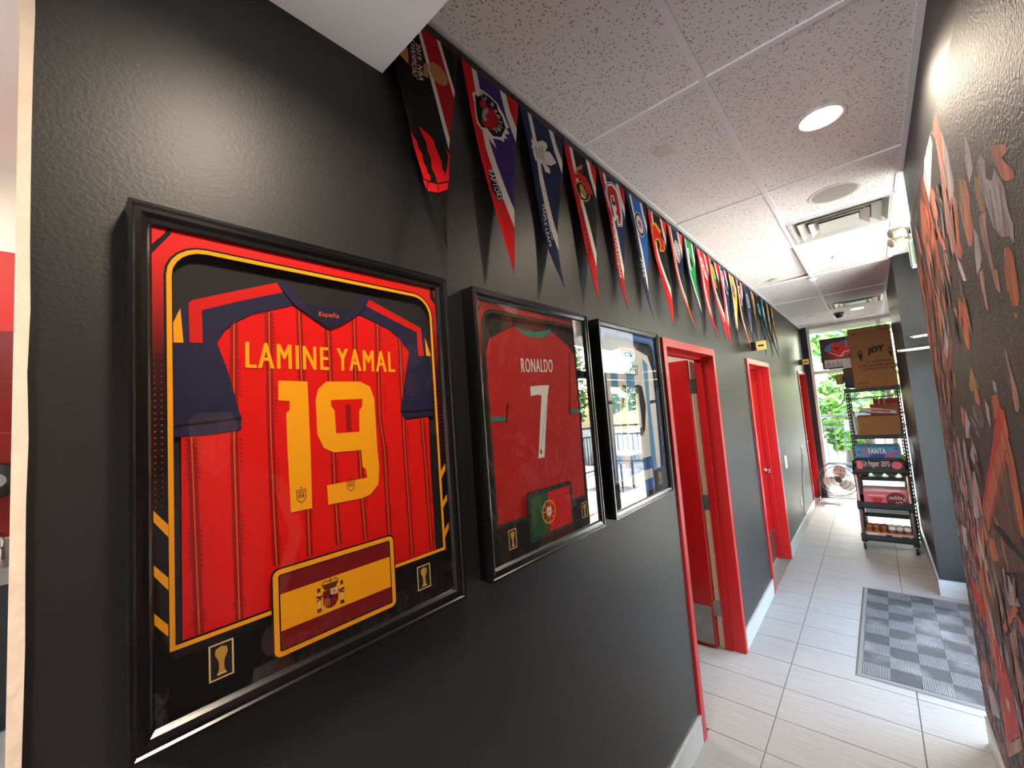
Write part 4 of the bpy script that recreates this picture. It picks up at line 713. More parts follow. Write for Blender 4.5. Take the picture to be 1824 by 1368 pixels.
def crest(cx, cy):
    f.ring([(cx-.009, cy+.012), (cx+.009, cy+.012), (cx+.009, cy-.006), (cx, cy-.014), (cx-.009, cy-.006)], [(cx-.0078, cy+.0108), (cx+.0078, cy+.0108), (cx+.0078, cy-.0054), (cx, cy-.0124), (cx-.0078, cy-.0054)], 'pr_brown', SH+.0014)
    f.poly(circ(cx, cy+.0155, .0016, 6), 'pr_brown', SH+.0014)
    for i in range(3): f.rect(cx-.005+i*.004, cx-.003+i*.004, cy-.004, cy+.004, 'pr_brown', SH+.0014)
    f.rect(cx-.006, cx+.006, cy+.006, cy+.0075, 'pr_brown', SH+.0014)
n1 = list(zip(A['f1_n1'][::2], A['f1_n1'][1::2])); bx_ = (n1[3][0]+n1[4][0])/2; crest(bx_, n1[3][1]+.028)
n9 = list(zip(A['f1_n9'][::2], A['f1_n9'][1::2])); crest((n9[10][0]+n9[9][0])/2+.012, (n9[10][1]+n9[11][1])/2+.012)
f.build('number_print', sh, fn, face=F)
def flag_a(g, x0, x1, y0, y1):
    d = (y1-y0)/4; g.rect(x0, x1, y0, y0+d, 'pr_maroon', .0317); g.rect(x0, x1, y0+d, y1-d, 'pr_yellow', .0317); g.rect(x0, x1, y1-d, y1, 'pr_maroon', .0317)
    cx, cy = x0+.092, (y0+y1)/2-.002; H = .0320
    g.poly([(cx-.015, cy+.012), (cx+.015, cy+.012), (cx+.015, cy-.012), (cx+.009, cy-.021), (cx, cy-.024), (cx-.009, cy-.021), (cx-.015, cy-.012)], 'pr_maroon', H)
    g.rect(cx, cx+.014, cy, cy+.012, 'pr_cream', H+.0002); g.poly(circ(cx+.007, cy+.006, .004, 7), 'pr_pink', H+.0004); g.poly(circ(cx, cy-.002, .004, 10), 'pr_navy', H+.0004)
    for i in range(3): g.rect(cx-.0125+i*.004, cx-.0108+i*.004, cy-.018, cy-.003, 'pr_gold', H+.0002)
    g.poly([(cx-.011, cy+.013), (cx+.011, cy+.013), (cx+.017, cy+.024), (cx-.017, cy+.024)], 'pr_brown', H); g.line([(cx-.017, cy+.024), (cx-.012, cy+.031), (cx, cy+.027), (cx+.012, cy+.031), (cx+.017, cy+.024)], .0014, 'pr_brown', H); g.rect(cx-.001, cx+.001, cy+.026, cy+.037, 'pr_brown', H)
    for s in (-1, 1):
        x = cx+s*.023; g.rect(x-.0022, x+.0022, cy-.018, cy+.014, 'pr_cream', H); g.rect(x-.004, x+.004, cy-.024, cy-.017, 'pr_brown', H+.0001); g.rect(x-.003, x+.003, cy+.013, cy+.021, 'pr_brown', H+.0001); g.line([(x-s*.008, cy+.004), (x+s*.005, cy+.006), (x-s*.004, cy), (x+s*.005, cy-.002)], .0024, 'pr_maroon', H+.0003)
plate(t, fn, F, 'pr_yellow', flag_a)
# --- shirt 2
t, fn, F = frame_thing(.82, 'deep red football shirt with white number 7 in a black frame', 'board_crimson', 'pr_dgreen', 2)
f = Flat(); f.poly(A['f2_body'], 'pr_prred', SH); sh = f.build('shirt_body', t, fn, face=F, thick=.004)
for k, m_, nm in (('collar', 'pr_teal', 'collar'), ('cl', 'pr_teal', 'cuff'), ('cr', 'pr_teal', 'cuff'), ('sl', 'pr_maroon', 'sleeve_seam'), ('sr', 'pr_maroon', 'sleeve_seam')): f = Flat(); f.poly(A['f2_'+k], m_, SH+.001); f.build(nm, sh, fn, face=F)
f = Flat(); f.text('RONALDO', A['f2_name'], 'pr_white', SH+.001, .03); f.build('name_lettering', sh, fn, face=F)
f = Flat(); f.poly(A['f2_n7'], 'pr_white', SH+.001); n7 = list(zip(A['f2_n7'][::2], A['f2_n7'][1::2])); f.line([n7[3], ((n7[5][0]+n7[6][0])/2, n7[5][1]+.03)], .0012, 'pr_green', SH+.0013); f.poly(circ((n7[5][0]+n7[6][0])/2, n7[5][1]+.02, .006, 8, .009), 'pr_teal', SH+.0013); f.build('number_print', sh, fn, face=F)
def flag_b(g, x0, x1, y0, y1):
    xm = x0+(x1-x0)*.42; g.rect(x0, xm, y0, y1, 'pr_green', .0317); g.rect(xm, x1, y0, y1, 'pr_flagred', .0317); cy = (y0+y1)/2
    g.ring(circ(xm, cy, .038, 24), circ(xm, cy, .034, 24), 'pr_yellow', .0320); g.line([(xm-.036, cy+.004), (xm+.036, cy-.004)], .003, 'pr_yellow', .0320); g.line([(xm-.02, cy-.03), (xm+.02, cy+.03)], .0025, 'pr_yellow', .0320); g.line([(xm-.026, cy+.026), (xm+.026, cy-.024)], .0025, 'pr_yellow', .0320); g.line([(xm, cy-.036), (xm, cy+.036)], .0025, 'pr_yellow', .0320)
    for s, m_ in ((1.35, 'pr_flagred'), (.9, 'pr_white')): g.poly([(xm-.014*s, cy+.017*s), (xm+.014*s, cy+.017*s), (xm+.014*s, cy-.008*s), (xm, cy-.019*s), (xm-.014*s, cy-.008*s)], m_, .0323+(.0003 if s < 1 else 0))
    for dx, dy in ((0, 0), (0, .008), (0, -.009), (.006, 0), (-.006, 0)): g.poly(circ(xm+dx, cy+dy, .0024, 6), 'pr_blue', .0330)
plate(t, fn, F, 'pr_dgreen', flag_b)
# --- shirt 3
t, fn, F = frame_thing(1.55, 'white and sky blue striped football shirt with black number 10, frame beside the red door', 'board_blue', 'pr_blue', 3)
f = Flat(); f.poly(A['f3_body'], 'pr_white', SH); sh = f.build('shirt_body', t, fn, face=F, thick=.004)
for k, m_, nm in (('s0', 'pr_sky', 'stripe'), ('s1', 'pr_sky', 'stripe'), ('s2', 'pr_sky', 'stripe'), ('collar', 'pr_gold', 'collar'), ('cl', 'pr_char', 'cuff'), ('cr', 'pr_char', 'cuff')): f = Flat(); f.poly(A['f3_'+k], m_, SH+(.0006 if nm == 'stripe' else .001)); f.build(nm, sh, fn, face=F)
f = Flat(); f.text('MESSI', A['f3_name'], 'pr_char', SH+.001, .012); f.build('name_lettering', sh, fn, face=F)
f = Flat(); f.poly(A['f3_n1'], 'pr_char', SH+.001); f.poly(A['f3_n0'], 'pr_char', SH+.001); f.poly(A['f3_h0'], 'pr_white', SH+.0013); f.build('number_print', sh, fn, face=F)
def flag_c(g, x0, x1, y0, y1):
    d = (y1-y0)/3; g.rect(x0, x1, y0, y0+d, 'pr_blue', .0317); g.rect(x0, x1, y0+d, y1-d, 'pr_white', .0317); g.rect(x0, x1, y1-d, y1, 'pr_blue', .0317)
    cx, cy = (x0+x1)/2, (y0+y1)/2; s = []
    for i in range(24): r = .016 if i % 2 else .011; s.append((cx+r*math.cos(i*math.pi/12), cy+r*math.sin(i*math.pi/12)))
    g.poly(s, 'pr_yellow', .0320); g.poly(circ(cx, cy, .007, 10), 'pr_orange', .0323)
plate(t, fn, F, 'pr_blue', flag_c)
# ------------------------------------------------------------------ pennants
for nm, c in dict(fe_black=(20, 20, 22), fe_red=(200, 22, 26), fe_dred=(170, 20, 30), fe_white=(226, 220, 212), fe_purple=(56, 40, 104), fe_navy=(26, 40, 74), fe_navy2=(34, 40, 70), fe_blue=(30, 98, 180), fe_orange=(236, 84, 40), fe_green=(30, 160, 70), fe_gold=(236, 160, 30), fe_tan=(184, 136, 76), fe_maroon=(78, 22, 36), fe_teal=(60, 150, 160), fe_grey=(150, 150, 156), fe_brightred=(226, 22, 28)).items(): mat(nm, c, .85, spec=.2)
PW, PH = .276, .692
cord = thing('pennant_strip', 'thin black hanging strip along the top of the left wall', 'hanging strip', (.012, 3.4, 2.975))
box('strip', 'black_plastic', .002, .010, .60, 6.40, 2.936, 2.982, cord)
def pennant(i, label, ca, cb, draw, seed, bands=True):
    y0 = .865+.287*(i-2); t = thing('pennant', label, 'pennant', (.015, y0+PW/2, 2.965), 'sports pennants hanging along the left wall')
    rg = random.Random(seed); ph = rg.uniform(0, 6.28); am = rg.uniform(.004, .016); tw = rg.uniform(-.02, .02); out = rg.uniform(.01, .045); sd = rg.uniform(-.012, .012); kc = rg.uniform(-.4, .5)
    if i == 3: am, out = .016, .03
    if i == 2: am, out, kc = .004, .03, .5
    if i == 1: am, out, kc = .003, .04, .2
    def fn(x, y, h):
        v = y/PH; u = (x/PW-.5)
        X = .006+out*v*v+am*math.sin(6.0*v+ph)*v*1.3+kc*.09*u*u*(.3+v)+tw*u*v*2
        Y = x-PW/2+sd*v**3+.006*math.sin(5*v+ph)*v
        return (X+h, Y, -y)
    sl = [PH*k/22 for k in range(1, 23)]; xs_ = [PW*k/9 for k in range(1, 9)]; F = Vector((1, 0, 0)); R = lambda b: (PW-PW/2*b, .025+b*.675); T = lambda a: (a*PW, .025); tip = (PW/2, .70)
    f = Flat(); bow = lambda p, q, k=.02: (p[0]*.5+q[0]*.5-k, p[1]*.5+q[1]*.5)
    if bands:
        s1, s2, s3, s4 = (T(.165), R(.755)), (T(.255), R(.655)), (T(.655), R(.25)), (T(.765), R(.165)); b1, b2, b3, b4 = bow(*s1), bow(*s2), bow(*s3, .008), bow(*s4, .006)
        f.poly([T(0), s1[0], b1, s1[1], tip], ca); f.poly([s1[0], s2[0], b2, s2[1], s1[1], b1], 'fe_white'); f.poly([s2[0], s3[0], b3, s3[1], s2[1], b2], cb); f.poly([s3[0], s4[0], b4, s4[1], s3[1], b3], 'fe_white'); f.poly([s4[0], T(1), s4[1], b4], ca)
    else: f.poly([T(0), T(1), tip], ca)
    cl = f.build('cloth', t, fn, sl, thick=.0014, face=F, smooth=True, xslices=xs_)
    g = Flat(); g.let = Flat(); draw(g); g.build('printed_emblem', cl, fn, sl, face=F, xslices=xs_) if g.v else None; g.let.build('lettering', cl, fn, sl, face=F, xslices=xs_) if g.let.v else None
    if hasattr(g, 'letter'): g.letter.build('letter_print', cl, fn, sl, face=F, xslices=xs_)
    for y in (.012, PW-.012):
        b = MB(); b.box(.004, .022, y0+y-.006, y0+y+.006, 2.928, 2.944); b.cyl((.014, y0+y, 2.944), (.014, y0+y, 2.972), .003, 8); b.build('clip', 'black_plastic', t)
    return t
def rowtext(g, s, q0, q1, m, w=.022, off=.03, bold=.01, h=.0018):
    # lettering that runs down the left edge
    L = lambda q: PW/2*(q-.025)/.675
    a, b = (L(q0)+off, q0), (L(q1)+off*(1-.35*(q1-q0)), q1); g.text(s, [a, b, (b[0]+w, b[1]), (a[0]+w, a[1])], m, h, bold)
def d1_(g):
    R = lambda b: (PW-PW/2*b, .025+b*.675); T = lambda a: (a*PW, .025)
    g.poly([T(.42), T(.47), R(.456), R(.51)], 'fe_white', .0008); g.poly([T(.47), T(.69), R(.238), R(.456)], 'fe_dred', .0008); g.poly([T(.69), T(.74), R(.2), R(.238)], 'fe_white', .0008)
    for k, m_ in (('claw1', 'fe_brightred'), ('claw2', 'fe_brightred'), ('claw3', 'fe_brightred'), ('ball', 'fe_brightred')): g.poly(A['p1_'+k], m_, .0012)
    b = list(zip(A['p1_ball'][::2], A['p1_ball'][1::2])); g.line([b[0], b[6], b[5], b[4]], .004, 'fe_black', .0017); g.line([b[5], b[2]], .003, 'fe_black', .0017); g.line([b[6], b[1]], .003, 'fe_black', .0017); g.line([b[4], b[3]], .003, 'fe_black', .0017)
    for k in ('gold1', 'gold2', 'gold3'): g.poly(A['p1_'+k], 'fe_tan', .0012)
    g.poly(A['p1_maroon'], 'fe_maroon', .0015)
    m = list(zip(A['p1_maroon'][::2], A['p1_maroon'][1::2]))
    for s_, k in (('CHAMPIONS', 't1'), ('2019  NBA', 't2')): q = list(zip(A['p1_'+k][::2], A['p1_'+k][1::2])); g.let.text(s_, [q[3], q[0], q[1], q[2]], 'fe_white', .0021, .02)
pennant(1, 'black pennant with red claw marks and a ball, half behind the soffit', 'fe_black', 'fe_black', d1_, 3, False)
def d2_(g):
    g.poly(A['p2_out'], 'fe_white', .0009); g.poly(A['p2_in'], 'fe_black', .0013); g.poly(A['p2_red'], 'fe_dred', .0017); g.poly(A['p2_gry'], 'fe_grey', .0020); g.ring(circ(.094, .097, .014, 14), circ(.094, .097, .010, 14), 'fe_grey', .0018)
    pts = [(.135, .108), (.150, .122), (.160, .138), (.167, .153), (.166, .170), (.156, .186), (.141, .196)]
    for c, (x, y) in zip('RAPTORS', pts):
        a = math.atan2(y-.16, x-.10); u = Vector((-math.sin(a), math.cos(a)))*.0062; v = Vector((math.cos(a), math.sin(a)))*.0085; p = Vector((x, y)); g.text(c, [p-u-v, p+u-v, p+u+v, p-u+v], 'fe_white', .0022, .02)
    s = A['p2_scr']; g.let.poly(s, 'fe_black', .0009); q = list(zip(s[::2], s[1::2])); g.let.text('RAPTORS', [q[0], q[4], q[3], q[1]], 'fe_white', .0014, .01)
pennant(2, 'red, white and purple pennant with a jagged round emblem', 'fe_red', 'fe_purple', d2_, 11)
def d3_(g):
    g.poly(A['p3_leaf'], 'fe_white', .0009); ys_ = (.078, .098, .118)
    for s, x0, q0, q1 in (('LEAFS', .066, .155, .195), ('MAPLE', .086, .148, .192), ('TORONTO', .106, .132, .2)): g.text(s, [(x0, q0), (x0+.006, q1), (x0+.02, q1-.004), (x0+.014, q0-.004)], 'fe_navy', .0016, .01)
    g.let.text('MAPLE LEAFS', [(.098, .372), (.113, .536), (.131, .53), (.117, .362)], 'fe_white', .001, .01); g.let.text('TORONTO', [(.126, .392), (.137, .5), (.153, .492), (.143, .384)], 'fe_white', .001, .01)
pennant(3, 'navy pennant with white stripes and a white maple leaf emblem', 'fe_navy', 'fe_navy', d3_, 21)
def d4_(g):
    q = list(zip(A['p4_fan'][::2], A['p4_fan'][1::2])); g.poly(q, 'fe_tan', .0009); g.poly(A['p4_gold'], 'fe_tan', .0011); c = list(zip(A['p4_gold'][::2], A['p4_gold'][1::2])); mx = sum(p[0] for p in c)/len(c); my = sum(p[1] for p in c)/len(c); g.poly([(mx+(x-mx)*.85, my+(y-my)*.85) for x, y in c], 'fe_black', .0013); g.poly(A['p4_red'], 'fe_red', .0016); g.poly(A['p4_face'], 'fe_tan', .0018); g.poly(A['p4_neck'], 'fe_white', .0020)
    for k in range(3):
        x, y = q[1][0]+(q[2][0]-q[1][0])*k/3, q[1][1]+(q[2][1]-q[1][1])*k/3; g.poly([(x+.006, y+.012), (x+.022, y+.006), (x+.018, y+.036), (x+.008, y+.036)], 'fe_black', .0014)
    rowtext(g, 'SENATORS', .29, .5, 'fe_black', .022, .016, 0)
pennant(4, 'red, white and black pennant with a red crested helmet emblem', 'fe_red', 'fe_black', d4_, 31)
def d5_(g):
    o = list(zip(A['p5_outer'][::2], A['p5_outer'][1::2])); mx = sum(p[0] for p in o)/len(o); my = sum(p[1] for p in o)/len(o)
    g.poly([(mx+(x-mx)*1.12, my+(y-my)*1.08) for x, y in o], 'fe_white', .0008); g.poly([(mx+(x-mx)*1.06, my+(y-my)*1.04) for x, y in o], 'fe_navy', .0011); g.poly([(mx+(x-mx)*1.0, my+(y-my)*1.0) for x, y in o], 'fe_white', .0014)
    g.poly(A['p5_red'], 'fe_dred', .0017); g.poly(A['p5_wh'], 'fe_white', .0020); g.poly(A['p5_h'], 'fe_navy', .0023); rowtext(g, 'CANADIENS', .29, .53, 'fe_white', .026, .016, .02)
pennant(5, 'red, white and navy pennant with a big red letter C emblem', 'fe_dred', 'fe_navy', d5_, 43)
def roundel(g, cx, cy, r, ry, cols):
    for k, (s, m_) in enumerate(cols): g.poly(circ(cx, cy, r*s, 20, ry*s), m_, .0009+.0003*k)
def d6_(g):
    roundel(g, .135, .17, .062, .07, ((1, 'fe_white'), (.93, 'fe_navy'), (.72, 'fe_white'))); s = []
    for i in range(14): rr = .034 if i % 2 else .017; s.append((.135+rr*math.cos(i*math.pi/7), .17+rr*math.sin(i*math.pi/7)))
    g.poly(s, 'fe_dred', .0021); g.poly([(.12, .19), (.135, .15), (.15, .19)], 'fe_grey', .0024); rowtext(g, 'Jets', .37, .47, 'fe_white', .036, .012, .01)
pennant(6, 'navy, white and bright blue pennant with a round emblem', 'fe_navy2', 'fe_blue', d6_, 57)
def d7_(g): g.poly(A['p7_y'], 'fe_gold', .0010); g.letter = Flat().poly(A['p7_r'], 'fe_brightred', .0014); rowtext(g, 'FLAMES', .40, .50, 'fe_maroon', .02, .016)
pennant(7, 'red and black pennant with a flaming red letter C', 'fe_brightred', 'fe_black', d7_, 61)
def d8_(g): roundel(g, .15, .17, .06, .075, ((1, 'fe_white'), (.9, 'fe_navy'), (.82, 'fe_white'))); g.text('OILERS', [(.12, .125), (.15, .225), (.182, .215), (.152, .115)], 'fe_navy', .0021, .03); g.poly(circ(.178, .2, .01, 8), 'fe_orange', .0022); rowtext(g, 'OILERS', .40, .55, 'fe_white', .026, .016, .02)
pennant(8, 'orange and navy pennant with a white oval emblem', 'fe_orange', 'fe_navy', d8_, 71)
def d9_(g):
    g.poly([(.075, .09), (.115, .075), (.125, .11), (.12, .17), (.15, .22), (.13, .245), (.095, .19), (.08, .14)], 'fe_white', .001); g.poly([(.115, .11), (.16, .15), (.19, .17), (.18, .2), (.15, .215), (.13, .18), (.125, .15)], 'fe_black', .0014)
    rowtext(g, 'CANUCKS', .375, .525, 'fe_white', .022, .012, .02); rowtext(g, 'VANCOUVER', .375, .54, 'fe_white', .018, .038, .02)
pennant(9, 'navy, white and green pennant with a black whale-like emblem', 'fe_navy2', 'fe_green', d9_, 83)
def d10_(g):
    g.poly([(.07, .07), (.12, .09), (.17, .16), (.21, .24), (.15, .22), (.1, .15)], 'fe_white', .001); g.poly([(.09, .09), (.12, .105), (.155, .16), (.17, .2), (.13, .17), (.1, .12)], 'fe_brightred', .0014); g.ring(circ(.1, .12, .036, 16), circ(.1, .12, .024, 16), 'fe_white', .0016); rowtext(g, 'DETROIT RED WINGS', .26, .52, 'fe_white', .016, .02)
pennant(10, 'all red pennant with white stripes and a winged wheel', 'fe_brightred', 'fe_brightred', d10_, 97)
def d11_(g):
    for pts, m_ in (([(.06, .1), (.1, .06), (.15, .1), (.17, .17), (.14, .19), (.09, .15)], 'fe_gold'), ([(.09, .17), (.14, .15), (.16, .2), (.13, .23), (.1, .21)], 'fe_green'), ([(.1, .2), (.15, .19), (.16, .25), (.12, .26)], 'fe_orange'), ([(.08, .12), (.12, .11), (.13, .16), (.1, .16)], 'fe_dred')): g.poly(pts, m_, .001+.0003*len(m_) / 9)
    rowtext(g, 'BLACKHAWKS', .34, .54, 'fe_white', .02, .018)
pennant(11, 'red and black pennant with a colourful feather emblem', 'fe_brightred', 'fe_black', d11_, 101)
def d12_(g): g.poly([(.06, .07), (.11, .05), (.14, .1), (.12, .15), (.16, .2), (.22, .25), (.16, .24), (.1, .18)], 'fe_white', .001); g.poly([(.075, .075), (.105, .06), (.125, .1), (.105, .13)], 'fe_brightred', .0014); g.poly([(.11, .15), (.15, .2), (.2, .24), (.15, .23), (.11, .18)], 'fe_navy', .0014); rowtext(g, 'CAPITALS', .38, .52, 'fe_white', .016, .018)
pennant(12, 'red, white and navy pennant with an eagle-shaped emblem', 'fe_brightred', 'fe_navy', d12_, 113)
def d13_(g): roundel(g, .14, .18, .06, .075, ((1, 'fe_black'), (.9, 'fe_white'), (.8, 'fe_black'), (.66, 'fe_gold'))); g.text('B', [(.112, .21), (.16, .235), (.17, .15), (.122, .125)], 'fe_black', .0024, .04); rowtext(g, 'BRUINS', .38, .52, 'fe_gold', .022, .014, .02)
pennant(13, 'black and gold pennant with a black letter B roundel', 'fe_black', 'fe_gold', d13_, 127)
def d14_(g): g.poly([(.07, .09), (.14, .07), (.19, .15), (.2, .24), (.17, .27), (.15, .2), (.1, .17)], 'fe_white', .001); g.poly([(.085, .1), (.135, .085), (.175, .155), (.185, .23), (.17, .24), (.15, .18), (.11, .15)], 'fe_black', .0013); g.poly(circ(.14, .2, .017, 12), 'fe_orange', .0016); rowtext(g, 'FLYERS', .38, .5, 'fe_black', .018, .016)
pennant(14, 'orange and black pennant with a winged emblem, tip above the second door', 'fe_orange', 'fe_black', d14_, 131)
def d15_(g): g.ring(circ(.14, .17, .055, 18, .075), circ(.14, .17, .045, 18, .064), 'fe_white', .001); g.poly([(.13, .11), (.16, .15), (.145, .17), (.165, .22), (.125, .18), (.14, .16)], 'fe_white', .0013); rowtext(g, 'LIGHTNING', .3, .5, 'fe_white', .02, .02, .02)
pennant(15, 'plain navy pennant with a white ring and lightning bolt', 'fe_navy2', 'fe_navy2', d15_, 139, False)
def d16_(g): g.poly([(.06, .026), (.2, .026), (.22, .11), (.18, .35), (.13, .2)], 'fe_tan', .0008); g.ring(circ(.13, .17, .05, 14, .06), circ(.13, .17, .035, 14, .045), 'fe_black', .0012)
pennant(16, 'black pennant with a tan stripe and dark looped emblem', 'fe_black', 'fe_black', d16_, 149, False)
def d17_(g): g.poly([(.08, .12), (.15, .1), (.19, .17), (.17, .25), (.11, .22)], 'fe_teal', .001); g.poly([(.1, .15), (.14, .14), (.15, .2)], 'fe_navy', .0013); g.line([(.13, .3), (.15, .5)], .008, 'fe_teal', .001)
pennant(17, 'black pennant with a single teal emblem near the row end', 'fe_black', 'fe_black', d17_, 151, False)
def d18_(g): g.poly([(.05, .026), (.12, .026), (.2, .3), (.16, .36), (.09, .18)], 'fe_teal', .0008); g.poly([(.09, .1), (.14, .1), (.17, .2), (.13, .25)], 'fe_white', .0012); g.line([(.13, .32), (.145, .5)], .01, 'fe_white', .001)
pennant(18, 'black pennant with a teal band and white emblem near the row end', 'fe_black', 'fe_black', d18_, 163, False)
def d19_(g): g.poly([(.06, .026), (.16, .026), (.2, .3), (.16, .42), (.1, .2)], 'fe_tan', .0008); g.poly([(.1, .12), (.15, .11), (.17, .22), (.13, .25)], 'fe_white', .0012); g.poly([(.12, .14), (.145, .14), (.15, .2)], 'fe_black', .0015)
pennant(19, 'black pennant with a tan band, second from the far end', 'fe_black', 'fe_black', d19_, 173, False)
def d20_(g): g.poly([(.07, .026), (.2, .026), (.21, .2), (.16, .45), (.12, .25)], 'fe_gold', .0008); g.poly([(.09, .1), (.17, .1), (.19, .22), (.14, .27)], 'fe_white', .0012); g.poly(circ(.14, .18, .02, 8, .03), 'fe_black', .0015)
pennant(20, 'last pennant of the row, black and gold with a white emblem', 'fe_black', 'fe_black', d20_, 181, False)
# ------------------------------------------------------------------ mural on the right wall
mat('mu_base', (33, 27, 28), .56, bump=.55, bscale=120, spec=.42, var=.25, vscale=7)
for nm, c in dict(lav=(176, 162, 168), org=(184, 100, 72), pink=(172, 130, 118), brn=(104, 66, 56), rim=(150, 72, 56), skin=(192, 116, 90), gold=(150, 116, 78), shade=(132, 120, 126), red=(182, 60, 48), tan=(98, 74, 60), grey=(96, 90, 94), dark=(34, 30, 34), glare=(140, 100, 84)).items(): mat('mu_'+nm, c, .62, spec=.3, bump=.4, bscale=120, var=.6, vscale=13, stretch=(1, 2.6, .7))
def crowd_mat(name, cols, sc):
    m = mat(name, (40, 36, 38), .75, spec=.3); nt = m.node_tree; b = nt.nodes['Principled BSDF']; g = nt.nodes.new('ShaderNodeNewGeometry'); mp = nt.nodes.new('ShaderNodeMapping'); mp.inputs['Scale'].default_value = (1, 1.6, .62); mp.inputs['Rotation'].default_value = (.25, 0, 0); nt.links.new(g.outputs['Position'], mp.inputs[0])
    n = nt.nodes.new('ShaderNodeTexNoise'); n.inputs['Scale'].default_value = sc; n.inputs['Detail'].default_value = 3; n.inputs['Distortion'].default_value = 1.2; nt.links.new(mp.outputs[0], n.inputs['Vector']); r = nt.nodes.new('ShaderNodeValToRGB'); r.color_ramp.interpolation = 'LINEAR'; e = r.color_ramp.elements
    e[0].position = 0; e[0].color = (*lin(cols[0][1]), 1); e[1].position = cols[1][0]; e[1].color = (*lin(cols[1][1]), 1)
    for p_, c_ in cols[2:]: e.new(p_).color = (*lin(c_), 1)
    nt.links.new(n.outputs[0], r.inputs[0]); nt.links.new(r.outputs[0], b.inputs['Base Color'])
crowd_mat('mu_crowd', ((0, (24, 20, 24)), (.44, (44, 36, 40)), (.52, (62, 50, 52)), (.56, (150, 132, 138)), (.61, (66, 52, 54)), (.66, (176, 92, 62)), (.72, (60, 44, 44)), (.8, (170, 150, 150))), 13)
crowd_mat('mu_brown', ((0, (44, 32, 30)), (.4, (74, 50, 44)), (.5, (112, 72, 58)), (.58, (92, 60, 50)), (.66, (150, 92, 66)), (.8, (70, 46, 42))), 9)
mu = thing('wall_mural', 'large sports crowd mural in orange and charcoal on the right wall', 'mural', (HW, 1.4, .15))
XM0 = HW-.0035
fnm = lambda x, y, h: (-.0035-h, x-1.4, y-.15); FM = Vector((-1, 0, 0))
f = Flat(); f.rect(-1.9, PEND-.002, .15, 2.70, 'mu_base', 0); mb_ = f.build('mural_sheet', mu, fnm, face=FM)
f = Flat(); kk = 0
f.rect(-1.9, PEND-.004, .16, .95, 'mu_crowd', .00015); f.poly([(PEND-.004, .9), (PEND-.004, 2.0), (2.6, 1.6), (2.1, 1.25), (1.6, 1.0), (1.2, .9)], 'mu_crowd', .0002); f.poly([(PEND-.004, 1.75), (PEND-.004, 2.62), (2.75, 2.5), (2.45, 2.1), (2.55, 1.8)], 'mu_brown', .00022)
for c, p in MURAL:
    q = [(min(x, PEND-.004), min(max(y, .152), 2.698)) for x, y in zip(p[::2], p[1::2])]; f.poly(q, 'mu_'+c, .0003+kk*.000012); kk += 1
rg = random.Random(17)
def streaks(n, y0, y1, z0, z1, L, wd, cols, lean, keep=lambda y, z: True):
    global kk
    for _ in range(n):
        y, z = rg.uniform(y0, y1), rg.uniform(z0, z1)
        if not keep(y, z): continue
        l_, w_ = L*rg.uniform(.4, 1.3), wd*rg.uniform(.5, 1.4); a = lean+rg.uniform(-.5, .5); dy, dz = math.sin(a), math.cos(a); px, pz = dz*w_, -dy*w_
        pts = [(y-dy*l_, z-dz*l_), (y-dy*l_*.3+px, z-dz*l_*.3+pz), (y+dy*l_*.5+px*.8, z+dz*l_*.5+pz*.8), (y+dy*l_, z+dz*l_), (y+dy*l_*.2-px, z+dz*l_*.2-pz), (y-dy*l_*.6-px*.6, z-dz*l_*.6-pz*.6)]
        pts = [(min(p, PEND-.004), min(max(q, .152), 2.698)) for p, q in pts]; f.poly(pts, rg.choice(cols), .0003+kk*.000012); kk += 1
front = lambda y, z: not (1.45 < y < 2.62 and z < 1.55 and abs((y-1.5)-(1.5-z)*.55) > .42 and y < 2.2)
streaks(150, 2.15, PEND-.03, .55, 1.55, .07, .022, ['mu_lav', 'mu_shade', 'mu_grey', 'mu_dark', 'mu_dark', 'mu_skin', 'mu_lav'], .15, lambda y, z: z > 1.55-(PEND-y)*1.1 and z < 1.75-(PEND-y)*.2)
streaks(60, 2.5, PEND-.03, 1.7, 2.55, .1, .03, ['mu_brn', 'mu_org', 'mu_skin', 'mu_rim', 'mu_dark', 'mu_pink'], .1)
streaks(45, 1.9, 2.6, 2.0, 2.5, .06, .014, ['mu_skin', 'mu_dark', 'mu_pink', 'mu_shade'], .1)
streaks(40, 1.6, 2.4, .3, 1.2, .09, .016, ['mu_brn', 'mu_tan', 'mu_gold', 'mu_pink'], -.15)
# the stretch of mural beside and behind the viewer: players and crowd
rg = random.Random(5)
def figure(cx, zt, s, jersey, skin, arm):
    h0 = .0003+kk*.000012
    P = lambda *a: [(cx+x*s, zt+y*s) for x, y in a]
    f.poly(P((-.2, -.2), (-.08, -.12), (.08, -.12), (.2, -.2), (.17, -.75), (.14, -.85), (-.14, -.85), (-.17, -.75)), jersey, h0); f.poly(P((-.06, -.14), (0, -.2), (.06, -.14), (.05, -.06), (-.05, -.06)), skin, h0+.00005)
    f.poly([(cx+x*s, zt+y*s) for x, y in circ(0, 0, .085, 14, .115)], skin, h0+.0001); f.poly(P((-.085, .02), (-.08, .1), (0, .13), (.08, .1), (.085, .02), (.06, .06), (-.06, .06)), 'mu_dark', h0+.00013)
    for sx in (-1, 1):
        if arm > 0: f.poly(P((sx*.19, -.21), (sx*.27, .1), (sx*.24, .34), (sx*.3, .36), (sx*.34, .08), (sx*.25, -.3)), skin, h0+.00006)
        else: f.poly(P((sx*.2, -.22), (sx*.28, -.5), (sx*.2, -.74), (sx*.25, -.76), (sx*.34, -.5), (sx*.26, -.24)), skin, h0+.00006)
    f.poly(P((-.14, -.85), (.14, -.85), (.17, -1.2), (.03, -1.2), (0, -1), (-.03, -1.2), (-.17, -1.2)), 'mu_dark' if jersey != 'mu_dark' else 'mu_red', h0)
